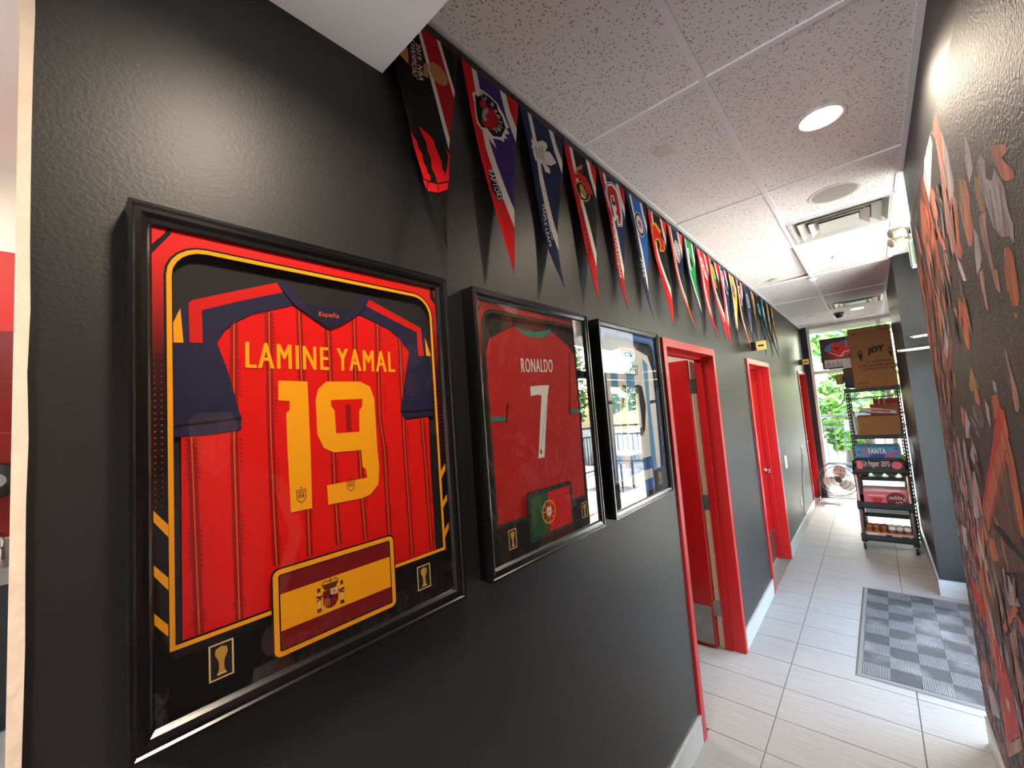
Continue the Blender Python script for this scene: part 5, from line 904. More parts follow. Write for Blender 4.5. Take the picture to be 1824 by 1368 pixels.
for x, z, s, j, k, a in ((-1.4, 2.0, .8, 'mu_lav', 'mu_skin', 1), (-.75, 1.9, .85, 'mu_red', 'mu_pink', -1), (-.1, 2.12, .8, 'mu_lav', 'mu_skin', 1), (.45, 1.85, .95, 'mu_grey', 'mu_pink', -1)): figure(x, z, s, j, k, a); kk += 4
for i in range(60):
    x = rg.uniform(-1.8, 1.35); z = rg.uniform(.25, 1.0)
    if x > .9 and z > .5: continue
    c = rg.choice(['mu_skin', 'mu_pink', 'mu_gold', 'mu_grey']); f.poly(circ(x, z, .045, 9, .06), c, .0003+kk*.000012); f.poly([(x-.09, z-.2), (x-.07, z-.08), (x+.07, z-.08), (x+.09, z-.2)], rg.choice(['mu_red', 'mu_lav', 'mu_dark', 'mu_grey', 'mu_org']), .0003+kk*.000012); kk += 1
f.build('mural_print', mb_, fnm, face=FM)
# ------------------------------------------------------------------ rubber mat
mat('mat_rubber', (88, 90, 92), .7); mat('mat_edge', (104, 106, 106), .6)
def rib_mat(name, axis, c0, c1, sc):
    m = mat(name, c1, .75); nt = m.node_tree; b = nt.nodes['Principled BSDF']; g = nt.nodes.new('ShaderNodeTexCoord'); s = nt.nodes.new('ShaderNodeSeparateXYZ'); nt.links.new(g.outputs['Object'], s.inputs[0])
    def wave(i, k):
        a = nt.nodes.new('ShaderNodeMath'); a.operation = 'MULTIPLY'; a.inputs[1].default_value = k; nt.links.new(s.outputs[i], a.inputs[0]); q = nt.nodes.new('ShaderNodeMath'); q.operation = 'SINE'; nt.links.new(a.outputs[0], q.inputs[0]); return q
    w1 = wave(0, sc); o = w1
    if axis == 'XY':
        w2 = wave(1, sc); mm = nt.nodes.new('ShaderNodeMath'); mm.operation = 'MULTIPLY'; nt.links.new(w1.outputs[0], mm.inputs[0]); nt.links.new(w2.outputs[0], mm.inputs[1]); o = mm
    r = nt.nodes.new('ShaderNodeValToRGB'); r.color_ramp.elements[0].position = .05; r.color_ramp.elements[1].position = .5; r.color_ramp.elements[0].color = (*lin(c0), 1); r.color_ramp.elements[1].color = (*lin(c1), 1); nt.links.new(o.outputs[0], r.inputs[0])
    n = nt.nodes.new('ShaderNodeTexNoise'); n.inputs['Scale'].default_value = 3.5; n.inputs['Detail'].default_value = 5; nt.links.new(g.outputs['Object'], n.inputs['Vector'])
    mx = nt.nodes.new('ShaderNodeMixRGB'); mx.inputs[2].default_value = (*lin((176, 178, 178)), 1); mr = nt.nodes.new('ShaderNodeMapRange'); mr.inputs[1].default_value = .5; mr.inputs[2].default_value = .8; mr.inputs[4].default_value = .45; nt.links.new(n.outputs[0], mr.inputs[0]); nt.links.new(mr.outputs[0], mx.inputs[0])
    nt.links.new(r.outputs[0], mx.inputs[1]); nt.links.new(mx.outputs[0], b.inputs['Base Color']); bp = nt.nodes.new('ShaderNodeBump'); bp.inputs['Strength'].default_value = .6; bp.inputs['Distance'].default_value = .003; nt.links.new(o.outputs[0], bp.inputs['Height']); nt.links.new(bp.outputs[0], b.inputs['Normal'])
rib_mat('mat_ribbed', 'X', (46, 48, 50), (128, 130, 130), 2*math.pi/.0075); rib_mat('mat_waffle', 'XY', (60, 62, 64), (40, 42, 44), 2*math.pi/.011)
MX, MY, MWd, ML = .605, 3.44, .76, 1.57
mt_ = thing('door_mat', 'grey rubber checker-ribbed entrance mat on the tiles', 'mat', (MX, MY, 0))
e = MB(); e.add([(MX, MY, .001), (MX+MWd, MY, .001), (MX+MWd, MY+ML, .001), (MX, MY+ML, .001)]+[(MX+.012, MY+.012, .008), (MX+MWd-.012, MY+.012, .008), (MX+MWd-.012, MY+ML-.012, .008), (MX+.012, MY+ML-.012, .008)]+[(MX+.035, MY+.035, .008), (MX+MWd-.035, MY+.035, .008), (MX+MWd-.035, MY+ML-.035, .008), (MX+.035, MY+ML-.035, .008)], [(3, 2, 1, 0), (0, 1, 5, 4), (1, 2, 6, 5), (2, 3, 7, 6), (3, 0, 4, 7), (4, 5, 9, 8), (5, 6, 10, 9), (6, 7, 11, 10), (7, 4, 8, 11), (8, 9, 10, 11)]); e.build('border', 'mat_edge', mt_)
nx, ny = 5, 10; cw, ch = (MWd-.07)/nx, (ML-.07)/ny
for i in range(nx):
    for j in range(ny):
        x0, y0 = MX+.035+i*cw, MY+.035+j*ch; box('ribbed_square' if (i+j) % 2 == 0 else 'waffle_square', 'mat_ribbed' if (i+j) % 2 == 0 else 'mat_waffle', x0, x0+cw, y0, y0+ch, .008, .0105 if (i+j) % 2 == 0 else .0095, mt_)
mt_.rotation_euler.z = math.radians(-.6)
# ------------------------------------------------------------------ switches, wire, flag signs
def plate_sw(y, z, hh, wd, label, cat, parts):
    t = thing('wall_switch' if cat == 'switch' else 'wall_outlet', label, cat, (0, y, z)); box('cover_plate', 'white_plastic', 0, .007, y-wd/2, y+wd/2, z-hh/2, z+hh/2, t, bevel=.002)
    for dy, dz in parts: box('rocker' if cat == 'switch' else 'socket', 'off_white' if cat == 'switch' else 'white_plastic', .007, .011, y+dy-.016, y+dy+.016, z+dz-.03, z+dz+.03, t, bevel=.001)
plate_sw(5.95, 1.01, .15, .13, 'white double light switch beside the second red door', 'switch', ((-.03, 0), (.03, 0)))
plate_sw(7.43, .995, .125, .085, 'white single switch by the last door, wire running down', 'switch', ((0, 0),)); plate_sw(6.75, .39, .12, .08, 'low white socket plate between the far doors', 'outlet', ((0, 0),))
wr = MB(); wr.tube([(.008, 7.40, .935), (.009, 7.3, .82), (.009, 7.08, .5), (.009, 6.95, .25), (.018, 6.93, .15)], .008, 8); tag(wr.build('cable_cover', 'white_plastic'), 'thin white cable running from the switch to the floor', 'cable')
mat('sign_amber', (236, 196, 110), .5); 
for y, z, lb in ((4.76, 2.325, 'small amber sign projecting above the second red door'), (8.42, 2.345, 'small amber sign projecting above the farthest red door')):
    t = thing('flag_sign', lb, 'door sign', (.0, y, z)); box('mount', 'alu_dark', 0, .05, y-.004, y+.004, z-.045, z+.045, t); box('sign_plate', 'sign_amber', .048, .135, y-.007, y+.007, z-.045, z+.045, t, bevel=.003); box('print_line', 'ink', .066, .118, y-.0085, y-.007, z-.008, z+.008, t)
# ------------------------------------------------------------------ floor fan
mat('fan_blade', (206, 200, 190), .4); FC = Vector((.30, 8.78, .36)); fa = thing('floor_fan', 'round wire cage floor fan with pale blades at the hallway end', 'fan', (.30, 8.78, 0))
m = MB(); R_ = .27
for yy, rr in ((-.07, .10), (-.062, .16), (-.05, .22), (-.02, R_), (.02, R_), (.06, .2), (.07, .12)): m.tube([(FC.x+rr*math.cos(2*math.pi*k/36), FC.y+yy, FC.z+rr*math.sin(2*math.pi*k/36)) for k in range(36)], .0035 if rr < R_ else .006, 6, closed=True)
for k in range(24):
    a = 2*math.pi*k/24; c, s = math.cos(a), math.sin(a); m.tube([(FC.x+c*.05, FC.y-.075, FC.z+s*.05), (FC.x+c*.16, FC.y-.062, FC.z+s*.16), (FC.x+c*R_, FC.y-.02, FC.z+s*R_), (FC.x+c*R_, FC.y+.02, FC.z+s*R_), (FC.x+c*.16, FC.y+.066, FC.z+s*.16), (FC.x+c*.05, FC.y+.08, FC.z+s*.05)], .0018, 4)
m.build('wire_cage', 'black_plastic', fa)
m = MB(); m.cyl((FC.x, FC.y-.08, FC.z), (FC.x, FC.y-.03, FC.z), .045, 20); m.cyl((FC.x, FC.y+.04, FC.z), (FC.x, FC.y+.16, FC.z), .07, 20, .055); m.build('motor', 'alu_dark', fa)
for k in range(3):
    a = math.radians(200+120*k); m = MB(); v = []; f_ = []
    for i in range(7):
        r = .04+.19*i/6; wd = .025+.10*math.sin(math.pi*min(1, .12+.72*i/6)); 
        for j in range(4): t_ = (j/3-.5)*wd*2; aa = a+t_/max(r, .08)*.75; v.append((FC.x+r*math.cos(aa), FC.y-.02+t_*.35, FC.z+r*math.sin(aa)))
    for i in range(6):
        for j in range(3): f_.append((i*4+j, i*4+j+1, i*4+j+5, i*4+j+4))
    m.add(v, f_); b = m.build('blade', 'fan_blade', fa, smooth=True); d = b.modifiers.new('t', 'SOLIDIFY'); d.thickness = .003
m = MB()
for sx in (-1, 1): m.tube([(FC.x+sx*.285, FC.y, FC.z), (FC.x+sx*.285, FC.y, .05), (FC.x+sx*.285, FC.y+.04, .015), (FC.x+sx*.285, FC.y+.2, .013)], .011, 8); m.tube([(FC.x+sx*.285, FC.y-.0, .05), (FC.x+sx*.285, FC.y-.1, .015)], .011, 8)
m.tube([(FC.x-.285, FC.y+.18, .013), (FC.x+.285, FC.y+.18, .013)], .011, 8); m.build('stand', 'black_plastic', fa)
# ------------------------------------------------------------------ utility cart
CX0, CX1, CY0, CY1 = .605, 1.085, 6.2, 6.66
ct = thing('utility_cart', 'black three-tier rolling cart with pale posts holding soda boxes', 'cart', ((CX0+CX1)/2, (CY0+CY1)/2, 0))
mat('post_metal', (196, 176, 168), .35, .7)
for x in (CX0+.025, CX1-.025):
    for y in (CY0+.025, CY1-.025):
        m = MB(); m.cyl((x, y, .1), (x, y, .93), .016, 14); m.build('post', 'post_metal', ct, smooth=True)
        m = MB(); m.cyl((x, y, .075), (x, y, .1), .012, 10); m.box(x-.016, x-.012, y-.03, y+.02, .03, .085); m.box(x+.012, x+.016, y-.03, y+.02, .03, .085); m.box(x-.016, x+.016, y-.03, y+.02, .08, .086); c_ = m.build('caster', 'chrome', ct)
        m = MB(); m.cyl((x-.011, y-.008, .04), (x+.011, y-.008, .04), .039, 20); m.build('wheel', 'black', c_)
def tray(z0, z1, nm='tray'):
    m = MB(); m.box(CX0, CX1, CY0, CY1, z0, z0+.012); t_ = .012; m.box(CX0, CX1, CY0, CY0+t_, z0, z1); m.box(CX0, CX1, CY1-t_, CY1, z0, z1); m.box(CX0, CX0+t_, CY0+t_, CY1-t_, z0, z1); m.box(CX1-t_, CX1, CY0+t_, CY1-t_, z0, z1)
    for x in (CX0+.025, CX1-.025):
        for y in (CY0+.025, CY1-.025): m.cyl((x, y, z0-.02), (x, y, z1+.008), .026, 14)
    return m.build(nm, 'black_plastic', ct, bevel=.003)
tray(.105, .17); tray(.465, .535); tray(.862, .905)
m = MB(); m.tube([(CX0+.02, CY0+.012, .90), (CX0+.02, CY0+.012, .99), (CX0+.05, CY0+.012, 1.015), (CX1-.05, CY0+.012, 1.015), (CX1-.02, CY0+.012, .99), (CX1-.02, CY0+.012, .90)], .013, 10); m.build('handle', 'black_plastic', ct, smooth=True)
for nm, c in dict(fz_blue=(62, 138, 186), fz_dblue=(34, 62, 150), fz_pink=(214, 60, 96), pp_purple=(66, 38, 58), pp_red=(120, 22, 40), pp_pink=(222, 110, 124), pp_green=(52, 110, 52), bx_white=(232, 226, 218), amber=(150, 84, 30), cr_orange=(216, 122, 62), cr_red=(206, 36, 32), cr_yel=(236, 214, 20), paperbag=(196, 150, 100), navy_i=(30, 36, 70), cup_brown=(86, 40, 30)).items(): mat(nm, c, .55)
def carton(name, label, x0, x1, y0, y1, z0, z1, m_, draw=None, rz=0, cat='box', parent_parts=True):
    t = thing(name, label, cat, ((x0+x1)/2, (y0+y1)/2, z0)); box('carton', m_, x0, x1, y0, y1, z0, z1, t, bevel=.002)
    if draw:
        hx = (x1-x0)/2
        for k_, dr in enumerate(draw if isinstance(draw, (list, tuple)) else [draw]): f = Flat(); dr(f, x1-x0, z1-z0); f.build('front_print', t, lambda x, y, h: (x-hx, -(y1-y0)/2-.0005-h, y), face=Vector((0, -1, 0)))
    t.rotation_euler.z = rz; return t
Q = lambda x0, y0, x1, y1, s=0: [(x0, y0), (x1, y0), (x1+s, y1), (x0+s, y1)]
def dr_f(f, w, h):
    f.poly([(w*.3, 0), (w*.62, 0), (w*.66, h*.3), (w*.5, h*.42), (w*.32, h*.28)], 'fz_dblue', .0002); f.poly([(w*.62, h*.1), (w*.85, h*.62), (w*.9, h*.5), (w*.7, h*.06)], 'fz_pink', .0004); f.poly([(w*.15, h*.55), (w*.36, h*.2), (w*.36, h*.34), (w*.2, h*.7)], 'fz_pink', .0004)
    for a, b in ((.06, .3), (.1, .5), (.2, .85), (.92, .6), (.96, .35), (.78, .14), (.9, .85)): f.poly(circ(w*a, h*b, .014, 8, .01), 'fz_pink' if a not in (.1, .9) else 'pp_purple', .0003)
    f.text('FANTA', Q(w*.3, h*.38, w*.68, h*.85), 'bx_white', .0007, .03)
carton('soda_box', 'blue and pink soft drink carton on top of the cart', .655, 1.045, 6.235, 6.6, 1.03, 1.155, 'fz_blue', dr_f)
def dr_z(f, w, h):
    f.rect(w*.02, w*.14, h*.2, h*.85, 'pp_pink', .0002); f.text('Dr Pepper', Q(w*.16, h*.25, w*.5, h*.85), 'bx_white', .0004, .01); f.text('zero', Q(w*.54, h*.4, w*.72, h*.8), 'bx_white', .0004, .02); f.poly(circ(w*.86, h*.5, w*.11, 14, h*.3), 'pp_pink', .0002)
carton('soda_box', 'dark purple soft drink carton inside the cart top tray', .645, 1.05, 6.225, 6.6, .876, 1.028, 'pp_purple', dr_z)
def dr_p(f, w, h):
    f.poly(circ(w*.74, h*.5, w*.23, 20, h*.48), 'pp_red', .0002); f.text('Pepper', [(w*.93, h*.78), (w*.56, h*.78), (w*.56, h*.46), (w*.93, h*.46)], 'bx_white', .0004, .01); f.text('Dr', [(w*.85, h*.42), (w*.68, h*.42), (w*.68, h*.14), (w*.85, h*.14)], 'bx_white', .0004, .01)
    f.poly([(w*.15, h*.6), (w*.45, h*.6), (w*.38, h*.3), (w*.24, h*.28)], 'cr_red', .0002); f.poly([(w*.18, h*.3), (w*.36, h*.14), (w*.4, h*.2), (w*.22, h*.36)], 'pp_green', .0003); f.rect(w*.12, w*.5, h*.7, h*.76, 'bx_white', .0003)
carton('soda_box', 'pink soft drink carton lying upside down in the cart middle tray', .675, 1.05, 6.235, 6.6, .479, .655, 'pp_pink', dr_p)
mat('case_pink', (206, 178, 170), .7)
cs_ = thing('jar_case', 'low pale cardboard case in the cart bottom tray', 'case', (.85, 6.42, .12)); m = MB(); m.box(.65, 1.045, 6.225, 6.6, .118, .124); m.box(.65, 1.045, 6.225, 6.229, .118, .20); m.box(.65, 1.045, 6.596, 6.6, .118, .20); m.box(.65, .654, 6.229, 6.596, .118, .20); m.box(1.041, 1.045, 6.229, 6.596, .118, .20); m.build('case_wall', 'case_pink', cs_); f = Flat(); 
for a_ in ((.02, .11, .035, .065, 'bx_white'), (.17, .22, .03, .06, 'ink'), (.3, .36, .045, .055, 'ink')): f = Flat(); f.rect(*a_); f.build('case_print', cs_, lambda x, y, h: (x-.2, -.1956, y), face=Vector((0, -1, 0)))
mat('jar_lid', (228, 228, 226), .5)
for i in range(6):
    for j in range(2):
        x, y = .685+i*.0645, 6.265+j*.09; nm = ['leftmost', 'second', 'third', 'fourth', 'fifth', 'rightmost'][i]+(' jar in the front row of the pale case' if j == 0 else ' jar in the back row of the pale case')
        t = thing('sauce_jar', 'amber '+nm, 'jar', (x, y, .124), 'amber jars in the cart bottom tray'); m = MB(); m.lathe([(.026, 0), (.029, .006), (.029, .09), (.024, .105)], (x, y, .124), 14); m.build('glass', 'amber', t, smooth=True)
        m = MB(); m.lathe([(.027, .105), (.03, .107), (.03, .135), (.024, .14)], (x, y, .124), 14); m.build('lid', 'jar_lid' if i > 2 else 'amber', t, smooth=True)
# ------------------------------------------------------------------ tall rack behind the cart
RX0, RX1, RY0, RY1 = .615, 1.125, 6.74, 7.24; RT = 1.825
rk = thing('storage_rack', 'tall black rack with slotted posts behind the cart', 'rack', ((RX0+RX1)/2, (RY0+RY1)/2, 0))
for x, sx in ((RX0, 1), (RX1, -1)):
    for y, sy in ((RY0, 1), (RY1, -1)):
        m = MB(); w_ = .036
        m.box(min(x, x+sx*.011), max(x, x+sx*.011), min(y, y+sy*.003), max(y, y+sy*.003), 0, RT-.02); m.box(min(x+sx*.025, x+sx*w_), max(x+sx*.025, x+sx*w_), min(y, y+sy*.003), max(y, y+sy*.003), 0, RT-.02); m.box(min(x, x+sx*.003), max(x, x+sx*.003), min(y, y+sy*w_), max(y, y+sy*w_), 0, RT-.02)
        z = .02
        while z < RT-.04: m.box(min(x+sx*.011, x+sx*.025), max(x+sx*.011, x+sx*.025), min(y, y+sy*.003), max(y, y+sy*.003), z, z+.02); z += .042
        m.build('slotted_post', 'black_plastic', rk); m = MB(); m.box(x-sx*.006, x+sx*.046, y-.006, y+sy*.046, RT-.045, RT+.012); m.build('post_cap', 'black_plastic', rk, bevel=.004)
for z in (.26, .70, 1.205, RT-.035):
    m = MB(); m.box(RX0+.012, RX1-.012, RY0+.004, RY1-.004, z+.02, z+.035); m.box(RX0+.036, RX1-.036, RY0, RY0+.014, z-.008, z+.035); m.box(RX0+.036, RX1-.036, RY1-.014, RY1, z-.008, z+.035); m.box(RX0, RX0+.014, RY0+.036, RY1-.036, z-.008, z+.035); m.box(RX1-.014, RX1, RY0+.036, RY1-.036, z-.008, z+.035); m.build('shelf', 'black_plastic', rk)
m = MB(); m.tube([(RX0+.01, RY0+.01, 1.70), (RX1-.01, RY0+.01, 1.715)], .006, 8); m.build('cross_rod', 'black_plastic', rk)
dr_j1 = lambda f, w, h: f.text('JOY', [(w*.40, h*.52), (w*.78, h*.55), (w*.81, h*.68), (w*.43, h*.65)], 'ink', .0004, .13)
def dr_cone(cx, s):
    def d(f, w, h): a = w*.06*s; X = w*cx; Y = h*.56; f.poly([(X-a, Y), (X+a, Y), (X+a*.2, Y-h*.12*s)], 'ink', .0002); f.ring(circ(X, Y+h*.02, a*1.1, 16, h*.035), circ(X, Y+h*.02, a*.9, 16, h*.026), 'ink', .0003); f.ring(circ(X, Y+h*.045, a*.8, 16, h*.03), circ(X, Y+h*.045, a*.62, 16, h*.02), 'ink', .0003)
    return d
def dr_j2(f, w, h): f.text('#1 DISPENSER', Q(w*.34, h*.40, w*.92, h*.435), 'ink', .0003, .03); f.text('DISPENSADOR NUM', Q(w*.17, h*.345, w*.97, h*.38), 'ink', .0003, .03); f.text('DISTRIBUTEUR NO', Q(w*.26, h*.29, w*.98, h*.325), 'ink', .0003, .03)
def dr_j3(f, w, h): f.rect(w*.06, w*.2, h*.90, h*.92, 'card_in', .0002); f.rect(w*.26, w*.62, h*.91, h*.918, 'card_in', .0002)
def dr_j4(f, w, h): f.rect(w*.72, w*.98, h*.92, h*.94, 'card_in', .0002)
def dr_j5(f, w, h): f.rect(w*.1, w*.36, h*.08, h*.1, 'card_in', .0002)
dr_j = [dr_j1, dr_cone(.235, 1), dr_cone(.93, .85), dr_j2, dr_j3, dr_j4, dr_j5]
jb = carton('cardboard_box', 'tall brown carton with an ice cream cone print on the rack top', .715, 1.122, 6.79, 7.185, RT+.001, 2.585, 'card', dr_j)
# smaller things on the rack top
mat('clear_wrap', (226, 228, 226), .2, trans=.3)
carton('white_box', 'small white box beside the tall carton on the rack top', .632, .712, 6.86, 7.02, 2.10, 2.225, 'bx_white')
carton('shoe_box', 'flat brown box carrying the white box on the rack top', .62, .712, 6.84, 7.06, 1.985, 2.10, 'cup_brown'); carton('navy_pouch', 'flat navy box under the brown box on the rack top', .625, .712, 6.80, 7.08, 1.84, 1.983, 'navy_i')
bg_ = thing('paper_bag', 'crumpled tan paper bag tipped over the rack corner', 'bag', (.57, 6.95, 1.93)); m = MB(); v = []
for i, (s, z) in enumerate(((.03, 1.905), (.042, 1.92), (.046, 1.97), (.05, 2.02), (.05, 2.03))):
    for k in range(10): a = 2*math.pi*k/10; v.append((.572+s*math.cos(a)*(1+.12*math.sin(3*a+i)), 6.95+s*1.3*math.sin(a), z+.006*math.sin(2*a+i)))
m.add(v, [(i*10+k, i*10+(k+1) % 10, i*10+10+(k+1) % 10, i*10+10+k) for i in range(4) for k in range(10)]+[tuple(range(9, -1, -1))]); m.build('bag_body', 'paperbag', bg_, smooth=True); m = MB(); m.tube([(.55, 6.94, 2.02), (.56, 6.93, 2.055), (.59, 6.93, 2.055), (.6, 6.94, 2.02)], .003, 6); m.build('bag_handle', 'paperbag', bg_)
m = MB(); m.tube([(.70, 6.76, 1.86), (.64, 6.75, 1.885), (.58, 6.74, 1.87), (.555, 6.73, 1.84), (.58, 6.73, 1.80), (.61, 6.73, 1.79), (.60, 6.73, 1.70), (.55, 6.73, 1.63), (.5, 6.74, 1.6)], .005, 6); tag(m.build('black_cord', 'black'), 'loose black cord looping off the rack corner', 'cord')
# middle shelf of the rack
ob = thing('open_carton', 'plain brown open-topped carton on the rack middle shelf', 'box', (.9, 6.95, 1.242)); m = MB(); m.box(.695, 1.085, 6.755, 6.76, 1.242, 1.475); m.box(.695, 1.085, 7.1, 7.105, 1.242, 1.475); m.box(.695, .70, 6.76, 7.1, 1.242, 1.475); m.box(1.08, 1.085, 6.76, 7.1, 1.242, 1.475); m.box(.695, 1.085, 6.755, 7.105, 1.2405, 1.2445); m.build('carton_wall', 'card', ob)
tg = thing('wrapped_bundle', 'white plastic-wrapped bundle with red print lying on the open carton', 'package', (.9, 6.9, 1.5)); m = MB(); v = []; n = 9
for i in range(n):
    u = i/(n-1); x = .73+.34*u; zc = 1.555-.05*u; s = .042*(1-.35*abs(u-.5)*2)
    for k in range(10): a = 2*math.pi*k/10; v.append((x, 6.86+.12*math.cos(a)*(1-.2*abs(u-.5)), zc+s*math.sin(a)))
m.add(v, [(i*10+k, i*10+(k+1) % 10, i*10+10+(k+1) % 10, i*10+10+k) for i in range(n-1) for k in range(10)]+[tuple(range(9, -1, -1)), tuple(range((n-1)*10, n*10))]); m.build('wrap', 'bx_white', tg, smooth=True); f = Flat(); f.line([(-.06, .05), (.12, .025)], .016, 'cr_red', 0); f.build('wrap_print', tg, lambda x, y, h: (x, -.162, y), face=Vector((0, -1, 0)))
carton('flat_box', 'orange flat box stacked behind the open carton', .83, 1.12, 7.115, 7.21, 1.475, 1.61, 'cr_orange', lambda f, w, h: f.poly(circ(w*.45, h*.55, .02, 12, .014), 'cr_red', .0002)); carton('lower_flat_box', 'plain orange carton below the flat box at the rack back', .80, 1.12, 7.115, 7.21, 1.242, 1.473, 'cr_orange'); carton('red_box', 'bright red box with white marks on the orange carton', .87, 1.12, 7.12, 7.2, 1.612, 1.68, 'cr_red', lambda f, w, h: (f.rect(w*.2, w*.25, 0, h, 'bx_white', .0002), f.rect(w*.4, w*.46, 0, h, 'bx_white', .0002)))
bt = thing('orange_bottle', 'clear bottle with orange cap beside the open carton', 'bottle', (.665, 6.85, 1.242)); m = MB(); m.lathe([(.02, 0), (.026, .01), (.026, .2), (.012, .25), (.012, .27)], (.665, 6.85, 1.242), 14); m.build('bottle_body', 'clear_wrap', bt, smooth=True); m = MB(); m.lathe([(.014, .265), (.015, .27), (.015, .3), (.01, .302)], (.665, 6.85, 1.242), 12); m.build('cap', 'cr_orange', bt)
yb_ = thing('yellow_package', 'bright yellow package on the rack lower shelf by the wall', 'package', (1.07, 7.0, .737)); m = MB(); m.lathe([(.03, 0), (.045, .02), (.05, .12), (.03, .24), (.01, .26)], (1.065, 6.85, .737), 12); m.build('pouch', 'cr_yel', yb_, smooth=True); box('pouch_label', 'cr_red', 1.03, 1.09, 6.79, 6.795, .77, .80, yb_)
for i, (x, lb) in enumerate(((.69, 'left clear bread bag on the rack below the open carton'), (.818, 'middle clear bread bag on the rack below the open carton'), (.945, 'right clear bread bag on the rack below the open carton'))):
    t = thing('bread_bag', lb, 'bread bag', (x, 6.95, .737)); m = MB(); v = []; n = 8
    for a_ in range(n):
        u = a_/(n-1); r = (.05+.008*math.sin(5*u+i))*(1 if a_ < n-2 else .5)
        for k in range(12): t_ = 2*math.pi*k/12; v.append((x+r*math.cos(t_), 6.8+.33*u, .737+.062+.06*math.sin(t_)*(1 if a_ < n-2 else .5)+.01*math.sin(3*t_)))
    m.add(v, [(i_*12+k, i_*12+(k+1) % 12, i_*12+12+(k+1) % 12, i_*12+12+k) for i_ in range(n-1) for k in range(12)]+[tuple(range(11, -1, -1)), tuple(range((n-1)*12, n*12))]); m.build('bag', 'paperbag' if i == 0 else 'clear_wrap', t, smooth=True); m = MB(); m.cyl((x, 7.12, .80), (x, 7.13, .80), .03, 10); m.build('bag_tie', 'bx_white', t)
carton('white_case', 'long white printed case on the rack low shelf', .66, 1.08, 6.76, 7.15, .297, .44, 'bx_white', lambda f, w, h: [f.rect(w*.08, w*.9, h*(.2+.2*i), h*(.23+.2*i), 'fe_grey', .0002) for i in range(3)])
# ------------------------------------------------------------------ picture board leaning in the end window
mat('pb_brown', (84, 56, 52), .6); mat('pb_blue', (60, 128, 196), .6); mat('pb_red', (196, 40, 44), .6); mat('pb_mar', (134, 28, 40), .6); mat('pb_pale', (196, 190, 188), .6)
pb = thing('picture_board', 'dark framed board painted with red and blue shapes in the window', 'picture', (.27, YE-.02, 2.205)); box('board', 'pb_brown', .265, .75, YE-.02, YE-.005, 2.205, 2.74, pb)
m = MB(); 
for a in ((.265, .75, 2.205, 2.225), (.265, .75, 2.72, 2.74), (.265, .285, 2.225, 2.72), (.73, .75, 2.225, 2.72)): m.box(a[0], a[1], YE-.03, YE-.02, a[2], a[3])
m.build('board_frame', 'alu_dark', pb); f = Flat()
f.poly([(.08, .28), (.12, .42), (.2, .46), (.3, .44), (.45, .42), (.45, .26), (.3, .2), (.2, .17), (.12, .2)], 'pb_red', .0005); f.poly([(.05, .33), (.07, .4), (.13, .43), (.15, .37), (.1, .3)], 'pb_blue', .001); f.poly([(.1, .42), (.16, .45), (.2, .43), (.12, .40)], 'pb_blue', .0012); f.poly([(.24, .45), (.34, .475), (.42, .46), (.42, .41), (.32, .42)], 'pb_blue', .001); f.poly([(.08, .27), (.13, .31), (.2, .27), (.2, .19), (.11, .2)], 'pb_mar', .001); f.poly([(.16, .36), (.22, .38), (.27, .35), (.22, .3)], 'pb_mar', .001); f.line([(.11, .3), (.22, .22), (.3, .2)], .008, 'bx_white', .0015); f.line([(.26, .21), (.32, .28), (.42, .29)], .014, 'bx_white', .0015)
f.rect(.03, .44, .03, .16, 'pb_pale', .0005)
for i in range(16): f.rect(.04+i*.024, .05+i*.024, .04, .09+.06*((i*7) % 5)/5, 'pb_brown' if i % 3 else 'pb_blue', .001)
f.build('painting', pb, lambda x, y, h: (x, -.0005-h, y), face=Vector((0, -1, 0)))
# ------------------------------------------------------------------ outdoors
mat('deck_grey', (96, 96, 96), .85, var=.2, vscale=1.5); pe = MB(); pe.box(-14, 22, YE+2.6, 34, -.2, -.03); pe.box(-14, 1.52, YE+.13, YE+2.6, -.2, -.03); pe.build('terrace_ground', 'deck_grey', kind='structure')
pt = MB(); pt.box(1.52, 22, YE+.3, YE+2.6, -.2, -.03); pt.box(1.52, 22, -12, YE+.3, -.2, -.03); pt.box(-14, 1.52, -16, -3.36, -.2, -.03); mat('patio_stone', (192, 188, 181), .85, var=.15, vscale=1.5); pt.build('patio_ground', 'patio_stone', kind='structure')
sf_ = struct('ceiling_outside', (1, 9.8, 3.0)); box('soffit_slab', 'white_plastic', -3, 1.52, 9.30, 10.30, 3.03, 3.2, sf_); box('soffit_slab', 'white_plastic', 1.56, 2.5, 1.0, 9.25, 2.80, 2.95, sf_)
for i in range(9): box('soffit_rib', 'white_plastic', -3, 1.52, 9.32+i*.11, 9.38+i*.11, 3.01, 3.03, sf_)
